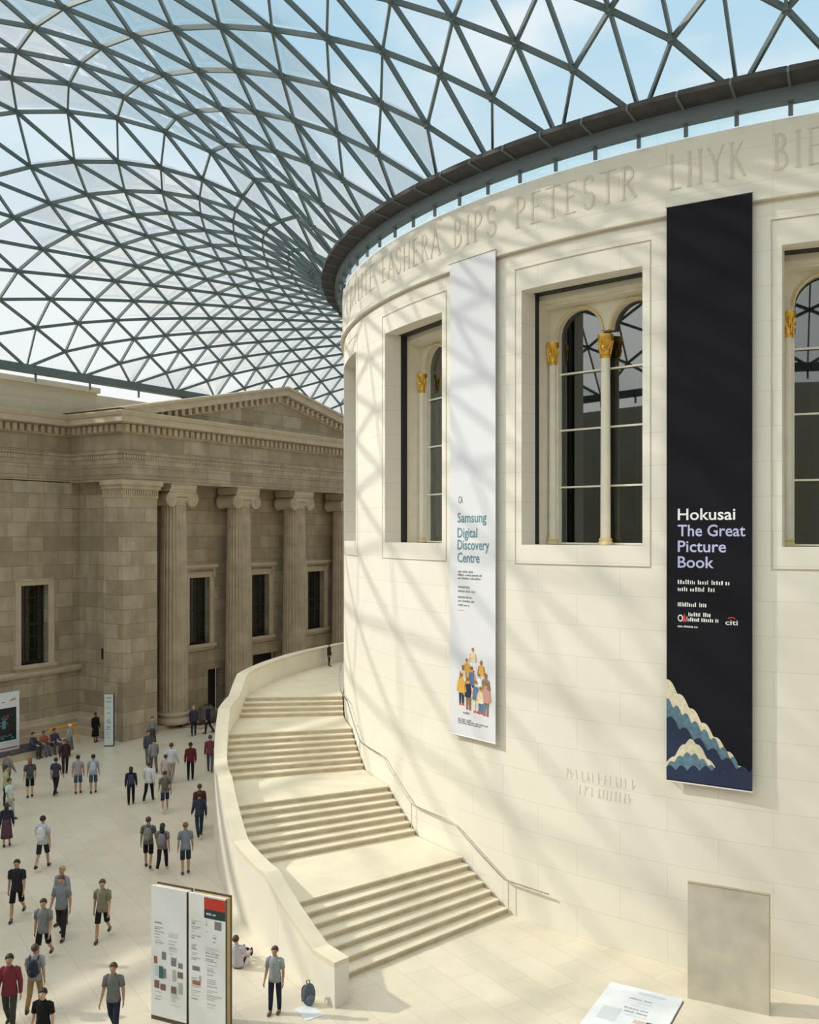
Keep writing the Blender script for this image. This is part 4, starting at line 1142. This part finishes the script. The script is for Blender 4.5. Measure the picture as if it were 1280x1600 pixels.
    prof = [(k0 - .12, .235), (k0 + .05, .215), (pz[2] - .15, .19), (pz[2], .17), (pz[2] + .16, .145)]
    vs = []
    for z, r in prof:
        for j in range(16): vs.append((r * math.cos(2 * pi * j / 16), pz[1] + r * .85 * math.sin(2 * pi * j / 16), z))
    b.add(vs, [(i * 16 + j, i * 16 + (j + 1) % 16, i * 16 + 16 + (j + 1) % 16, i * 16 + 16 + j) for i in range(4) for j in range(16)] + [tuple(range(16)), tuple(range(64, 80))])
    skirt = mesh_of(b)
    sk = Vector(g['skull'])
    def hair(long):
        b = MB(); n, m = 14, 9; vs = []; fs = []
        for i in range(m + 1):
            a = pi * .62 * i / m
            for j in range(n):
                t = 2 * pi * j / n; front = max(0, -math.sin(t))
                aa = a * (1 - .52 * front) + (.10 * a * max(0, math.sin(t)))
                vs.append(sk + Vector((.098 * math.sin(aa) * math.cos(t), .012 + .108 * math.sin(aa) * math.sin(t), -.005 + .108 * math.cos(aa))))
        for i in range(m):
            for j in range(n): fs.append((i * n + j, (i + 1) * n + j, (i + 1) * n + (j + 1) % n, i * n + (j + 1) % n))
        fs.append(tuple(range(m * n, m * n + n)))
        b.add(vs, fs)
        if long:
            b.tube([sk + Vector((0, .03, .05)), sk + Vector((0, .07, -.06)), sk + Vector((0, .085, -.17)), sk + Vector((0, .09, -.30))], [.08, .088, .085, .05], 10)
        return mesh_of(b)
    shoes = []
    for t in 'rl':
        b = MB(); a = Vector(g[t + 'an']); e = Vector(g[t + 'toe']); d = (e - a); 
        if name == 'floor':
            b.ball(a + Vector((0, -.02, .06)), (.048, .045, .13), 10, 7)
        else:
            b.ball(a + Vector((0, -.065, -.045)), (.048, .135, .045), 12, 8); b.ball(a + Vector((0, .0, -.01)), (.046, .06, .05), 10, 6)
            b.v = [(x, y, max(z, a.z - .083)) for x, y, z in b.v]
        shoes.append(mesh_of(b))
    eyes = []
    for s in (-1, 1):
        b = MB(); b.ball(sk + Vector((s * .032, -.082, -.018)), (.012, .008, .008), 8, 5); eyes.append(mesh_of(b))
    b = MB(); b.ball(sk + Vector((0, -.082, -.085)), (.024, .008, .007), 8, 5); mouth = mesh_of(b)
    POSES[name] = dict(body=body, shirt=shirt, longs=longs, shorts=shorts, trousers=trous, skirt=skirt, hair=hair(False), hairlong=hair(True), shoes=shoes, eyes=eyes, mouth=mouth, g=g)
    return POSES[name]
def mesh_of(b):
    me = bpy.data.meshes.new('tmp'); me.from_pydata(b.v, [], b.f); me.materials.append(None)
    bm = bmesh.new(); bm.from_mesh(me); bmesh.ops.recalc_face_normals(bm, faces=bm.faces); bm.to_mesh(me); bm.free()
    me.polygons.foreach_set('use_smooth', [True] * len(me.polygons)); return me
def inst(name, me, m, parent=None):
    o = bpy.data.objects.new(name, me); C.objects.link(o)
    o.material_slots[0].link = 'OBJECT'; o.material_slots[0].material = m
    if parent: o.parent = parent
    return o
def cloth(c): return mat('cloth_%02x%02x%02x' % tuple(int(v * 255) for v in c), c, .85, noise=.12, nscale=18, spec=.2)
SKINS = {'l': mat('skin_light', (.62, .38, .26), .55), 'm': mat('skin_tan', (.46, .26, .16), .55), 'd': mat('skin_dark', (.20, .11, .07), .55)}
HAIRS = {'k': mat('hair_black', (.015, .012, .010), .6), 'b': mat('hair_brown', (.07, .035, .018), .6), 'a': mat('hair_auburn', (.20, .075, .03), .6), 'g': mat('hair_fair', (.38, .26, .13), .6), 'w': mat('hair_pale_pink', (.62, .50, .46), .6)}
SHOE = [mat('shoe_black', (.02, .02, .02), .5), mat('shoe_white', (.62, .60, .57), .6), mat('shoe_brown', (.14, .07, .04), .6)]
EYE = mat('eye_dark', (.03, .02, .015), .3); LIP = mat('lip', (.35, .13, .10), .5)
def person(x, y, h, face, ps, hairc, skin, top, bot, label, z=0.0, long=False, sleeves=False, bottom='shorts', shoe=0, pack=None, packlabel=None):
    P = pose(ps); s = h / 1.75
    o = inst('person', P['body'], SKINS[skin]); o.location = (x, y, z); o.rotation_euler = (0, 0, R_(face + 90)); o.scale = (s, s, s)
    tag(o, label, 'person')
    inst('hair', P['hairlong' if long else 'hair'], HAIRS[hairc], o)
    inst('shirt', P['longs' if sleeves else 'shirt'], cloth(top), o)
    if bottom == 'skirt': inst('skirt', P['skirt'], cloth(bot), o)
    else: inst(bottom, P[bottom], cloth(bot), o)
    for m_ in P['shoes']: inst('shoe', m_, SHOE[shoe], o)
    for m_ in P['eyes']: inst('eye', m_, EYE, o)
    inst('mouth', P['mouth'], LIP, o)
    if pack:
        g = P['g']; c = Vector(g['chest']); f = R_(face + 90); r_ = Matrix.Rotation(f, 3, 'Z')
        p = empty('backpack', Vector((x, y, z)) + r_ @ (c * s), f); p.scale = (s, s, s); make_pack(p, pack); tag(p, packlabel, 'backpack')
    return o
PACK = {}
def make_pack(r, col):
    if 'b' not in PACK:
        b = MB(); b.ball((0, .215, -.10), (.15, .10, .24), 14, 10)
        b.v = [(max(-.135, min(.135, x)), y, max(-.31, z)) for x, y, z in b.v]; PACK['b'] = mesh_of(b)
        b = MB(); b.ball((0, .29, -.18), (.10, .055, .11), 12, 8); PACK['p'] = mesh_of(b)
        for s in (-1, 1):
            b = MB(); b.tube([(s * .09, .16, .08), (s * .105, .06, .155), (s * .11, -.06, .13), (s * .12, -.125, .0), (s * .12, -.09, -.14), (s * .12, .05, -.22), (s * .11, .16, -.26)], .018, 6); PACK[s] = mesh_of(b)
    m = cloth(col)
    inst('bag_body', PACK['b'], m, r); inst('pocket', PACK['p'], m, r); inst('strap', PACK[-1], m, r); inst('strap', PACK[1], m, r)
GY, LG, BK, NV, WH, MR, OL = (.16, .165, .17), (.30, .31, .32), (.012, .012, .014), (.018, .028, .055), (.62, .62, .64), (.14, .02, .03), (.22, .20, .14)
DN = (.05, .085, .13)
away, to = 137, -45
ppl = [
 (-7.39, -29.43, 1.55, -70, 'stand', 'b', 'm', (.33, .36, .38), NV, dict(label='person in a light grey t-shirt and navy trousers standing in sun by the stair wall', bottom='trousers', shoe=2)),
 (-13.99, -28.98, 1.68, -55, 'walk', 'b', 'm', OL, BK, dict(label='person in an olive-grey t-shirt and black shorts walking alone mid-floor')),
 (-9.75, -32.12, 1.62, -60, 'stroll', 'b', 'm', GY, NV, dict(label='person in a dark grey t-shirt and navy trousers left of the white panels', bottom='trousers')),
 (-10.05, -33.70, 1.60, -62, 'stand', 'k', 'l', BK, BK, dict(label='person with cropped hair in a plain black t-shirt at the bottom edge', bottom='trousers')),
 (-11.87, -33.25, 1.72, -50, 'stroll', 'k', 'm', (.18, .03, .045), (.05, .05, .04), dict(label='person in a maroon top at the lower left corner', sleeves=True, bottom='trousers')),
 (-12.15, -32.40, 1.58, 130, 'walk', 'b', 'm', LG, (.32, .20, .08), dict(label='person in tan trousers wearing a dark backpack, lower left', bottom='trousers', pack=(.03, .035, .05), packlabel='dark slate backpack on the person in tan trousers')),
 (-14.17, -30.71, 1.67, -55, 'walk', 'k', 'm', (.20, .21, .22), BK, dict(label='person in a mid-grey t-shirt and black shorts just in front of a companion')),
 (-14.98, -29.55, 1.74, -60, 'stroll', 'b', 'm', (.22, .24, .27), (.03, .02, .025), dict(label='tall person in blue-grey top close behind the one in black shorts', bottom='trousers')),
 (-15.75, -28.95, 1.66, -75, 'stand', 'g', 'm', (.26, .27, .30), GY, dict(label='fair-haired person at the back of a group of three in grey', sleeves=True, bottom='trousers')),
 (-17.18, -29.41, 1.75, -50, 'walk', 'k', 'm', (.022, .024, .03), BK, dict(label='person in black t-shirt and black shorts near the left edge')),
 (-20.13, -26.42, 1.78, 125, 'walk', 'k', 'm', (.55, .55, .60), (.02, .03, .035), dict(label='person in a pale grey t-shirt and dark shorts walking away alone at left', pack=(.60, .60, .64), packlabel='pale backpack on the person walking away alone at left')),
 (-17.24, -24.47, 1.70, 130, 'stroll', 'b', 'm', (.12, .13, .125), BK, dict(label='person in dark green-grey t-shirt and black shorts, left of the three walking together', pack=(.22, .22, .20), packlabel='grey backpack on the left of the three walking together')),
 (-16.62, -24.42, 1.60, 125, 'walk', 'k', 'm', (.24, .16, .17), (.012, .013, .02), dict(label='person in a faded red-grey top and long black trousers, middle of three', long=True, bottom='trousers', shoe=1, pack=(.20, .21, .25), packlabel='blue-grey backpack on the middle one of the three walking together')),
 (-15.76, -24.22, 1.69, 140, 'stand', 'a', 'm', (.20, .22, .26), (.022, .035, .06), dict(label='auburn-haired person in blue-grey t-shirt and navy shorts, right of three')),
 (-23.52, -19.81, 1.55, 137, 'stand', 'k', 'm', NV, BK, dict(label='long-haired person in black trousers with a patterned navy backpack', long=True, bottom='trousers', sleeves=True, pack=(.05, .05, .09), packlabel='navy backpack on the long-haired person in black')),
 (-23.26, -19.09, 1.66, 120, 'walk', 'b', 'm', WH, BK, dict(label='person in a loose white top and black trousers beside the navy backpack', sleeves=True, bottom='trousers')),
 (-21.61, -19.73, 1.66, 140, 'walk', 'b', 'm', (.20, .18, .20), (.018, .03, .07), dict(label='person in a grey-brown top and dark blue shorts in the middle of the crowd', shoe=1, pack=(.12, .11, .08), packlabel='brown backpack on the person in dark blue shorts')),
 (-24.77, -16.46, 1.76, 120, 'stroll', 'b', 'm', (.60, .61, .64), (.30, .27, .22), dict(label='person in a long white shirt and beige trousers towards the portico', sleeves=True, bottom='trousers', shoe=1)),
 (-24.30, -15.75, 1.70, 140, 'stand', 'k', 'd', (.12, .02, .03), BK, dict(label='person in a dark red hooded top and black trousers beside the white shirt', sleeves=True, bottom='trousers')),
 (-23.95, -17.55, 1.55, 110, 'stand', 'b', 'l', (.50, .42, .42), (.35, .30, .27), dict(label='short person in a pale pink top in front of the white shirt')),
 (-18.15, -21.25, 1.66, 145, 'walk', 'k', 'm', (.045, .045, .075), (.02, .035, .055), dict(label='person in a dark purple-grey jacket and navy trousers nearest the stair wall', sleeves=True, bottom='trousers')),
 (-18.85, -20.55, 1.68, 150, 'stand', 'b', 'm', (.09, .03, .035), BK, dict(label='person in a dark brown-red jacket just behind the purple-grey jacket', sleeves=True, bottom='trousers')),
 (-24.62, -14.2, 1.72, 130, 'stroll', 'b', 'l', (.16, .05, .06), (.08, .09, .13), dict(label='slim person in a wine-red jacket walking along the stair wall', sleeves=True, bottom='trousers')),
 (-21.6, -16.35, 1.62, 140, 'stand', 'k', 'm', (.14, .14, .14), GY, dict(label='person in dark grey half hidden against the stair wall', sleeves=True, bottom='trousers')),
 (-28.07, -14.85, 1.65, -20, 'stand', 'k', 'm', (.08, .085, .11), (.16, .16, .16), dict(label='person in a dark slate jacket in the line below the corner pilaster', sleeves=True, bottom='trousers')),
 (-26.7, -15.75, 1.60, 150, 'stroll', 'b', 'l', (.26, .27, .28), (.12, .11, .13), dict(label='person in a light grey jacket in front of the slate jacket', sleeves=True, bottom='trousers')),
 (-30.6, -12.35, 1.64, -30, 'stand', 'b', 'l', (.22, .22, .23), (.05, .05, .055), dict(label='person in a grey shawl standing at the foot of the corner pilaster', sleeves=True, bottom='skirt')),
 (-31.1, -8.95, 1.62, -40, 'stand', 'g', 'l', (.04, .045, .07), (.02, .025, .04), dict(label='fair-haired person in navy standing by the first fluted column', sleeves=True, bottom='trousers')),
 (-30.75, -8.2, 1.66, -150, 'stroll', 'k', 'm', (.02, .025, .045), (.015, .02, .04), dict(label='dark-haired person in midnight blue by the first fluted column', sleeves=True, bottom='trousers')),
 (-26.7, -19.94, 1.64, 137, 'stand', 'k', 'm', (.33, .31, .31), DN, dict(label='person in a beige-grey top and denim shorts, left of a pair')),
 (-26.2, -19.55, 1.66, 137, 'stand', 'k', 'm', (.35, .38, .43), DN, dict(label='person in a pale blue top and denim shorts, right of a pair', pack=(.42, .48, .56), packlabel='pale blue backpack on the right one of a pair in denim shorts')),
 (-27.91, -21.42, 1.66, 150, 'stand', 'a', 'l', (.10, .11, .12), BK, dict(label='auburn long-haired person in charcoal top and black shorts at left', long=True, pack=(.06, .07, .08), packlabel='charcoal backpack on the auburn-haired person')),
 (-27.3, -20.6, 1.60, 110, 'stroll', 'k', 'm', (.05, .05, .07), (.015, .017, .03), dict(label='person in a dark top and black trousers next to the auburn-haired one', bottom='trousers')),
 (-30.0, -18.1, 1.62, 160, 'stand', 'a', 'm', (.05, .025, .025), (.03, .02, .02), dict(label='person in a dark brown jacket standing near the stone bench', sleeves=True, bottom='trousers')),
 (-29.68, -21.27, 1.66, 100, 'stroll', 'b', 'l', (.22, .21, .19), (.05, .05, .05), dict(label='person in a stone-grey jacket at the left edge of the view', sleeves=True, bottom='trousers')),
 (-25.9, -23.75, 1.60, 20, 'stroll', 'k', 'm', (.56, .66, .60), (.42, .42, .40), dict(label='person in a mint and white top leaning forward at the left edge', bottom='trousers')),
 (-27.6, -22.75, 1.66, 60, 'stand', 'k', 'l', (.42, .45, .22), NV, dict(label='person in a yellow-green top at the left edge', bottom='trousers')),
 (-23.1, -25.75, 1.55, 140, 'stand', 'k', 'm', (.035, .03, .05), (.10, .05, .07), dict(label='long-haired person in a dark plum top at the left edge', long=True, sleeves=True, bottom='skirt')),
 (-33.95, -17.05, 1.65, 20, 'sit', 'k', 'l', (.06, .065, .08), (.05, .05, .06), dict(label='person in slate sitting on the bench end next to the poster', sleeves=True, bottom='trousers')),
 (-33.95, -16.42, 1.60, 0, 'sit', 'b', 'm', (.36, .10, .07), (.14, .15, .22), dict(label='person in a rusty red top sitting in the middle of three on the bench', bottom='trousers')),
 (-33.95, -15.80, 1.62, -10, 'sit', 'k', 'm', (.08, .06, .09), (.10, .10, .11), dict(label='person in dark plum sitting at the free end of the bench', sleeves=True, bottom='trousers')),
 (-32.75, -15.75, 1.60, 200, 'stand', 'w', 'l', (.28, .29, .28), (.12, .12, .12), dict(label='pale-haired person in a grey coat standing before the bench', sleeves=True, bottom='skirt')),
 (-34.3, -12.95, 1.55, -10, 'stand', 'k', 'd', (.012, .012, .014), (.012, .012, .014), dict(label='person in a long black coat standing by the slim white sign', sleeves=True, bottom='skirt')),
 (-9.72, -28.20, 1.60, 112, 'floor', 'b', 'l', (.52, .50, .56), (.015, .017, .045), dict(label='person in navy trousers sitting on the floor against the stair wall', bottom='trousers', sleeves=True)),
]
for x, y, h, f, ps, hc, sk, tp, bt, kw in ppl: person(x, y, h, f, ps, hc, sk, tp, bt, **kw)
zl = lvl(-158)
for dth, r_, tp, lab, f in ((-163.8, 24.35, (.03, .03, .035), 'small figure in black high up on the stair landing by the parapet', 10), (-168.0, 24.0, (.10, .08, .07), 'small figure in brown high on the landing, half hidden by the round wall', -60)):
    p = pol(r_, dth); person(p.x, p.y, 1.2, f, 'stand', 'k', 'm', tp, (.03, .03, .035), label=lab, z=lvl(dth), sleeves=True, bottom='trousers')
# bag and paper left at the stair wall
bg = empty('backpack', (-6.98, -28.70, 0), R_(62))
b = MB(); b.ball((0, 0, .25), (.17, .13, .26), 14, 10); b.v = [(max(-.15, min(.15, x)), y * (1.1 - z), max(.0, z)) for x, y, z in b.v]
inst('bag_body', mesh_of(b), cloth((.10, .125, .15)), bg)
b = MB(); b.ball((0, -.11, .16), (.11, .06, .12), 12, 8); inst('pocket', mesh_of(b), cloth((.13, .16, .19)), bg)
for s_ in (-1, 1):
    b = MB(); b.tube([(s_ * .07, .08, .44), (s_ * .09, .17, .34), (s_ * .10, .18, .18), (s_ * .11, .11, .05)], .018, 6); inst('strap', mesh_of(b), cloth((.05, .06, .08)), bg)
b = MB(); b.tube([(-.04, .03, .48), (-.03, .04, .56), (.03, .04, .56), (.04, .03, .48)], .012, 6); inst('handle', mesh_of(b), cloth((.05, .06, .08)), bg)
tag(bg, 'slate backpack standing on the floor at the end of the stair wall', 'backpack')
b = MB(); b.box(-.32, .32, -.22, .22, 0, .012); ob = b.build('paper_sheet', WHITEP); ob.location = (-6.75, -28.98, .001); ob.rotation_euler = (0, 0, R_(-25))
tag(ob, 'white paper sheet on the floor beside the slate backpack', 'paper')
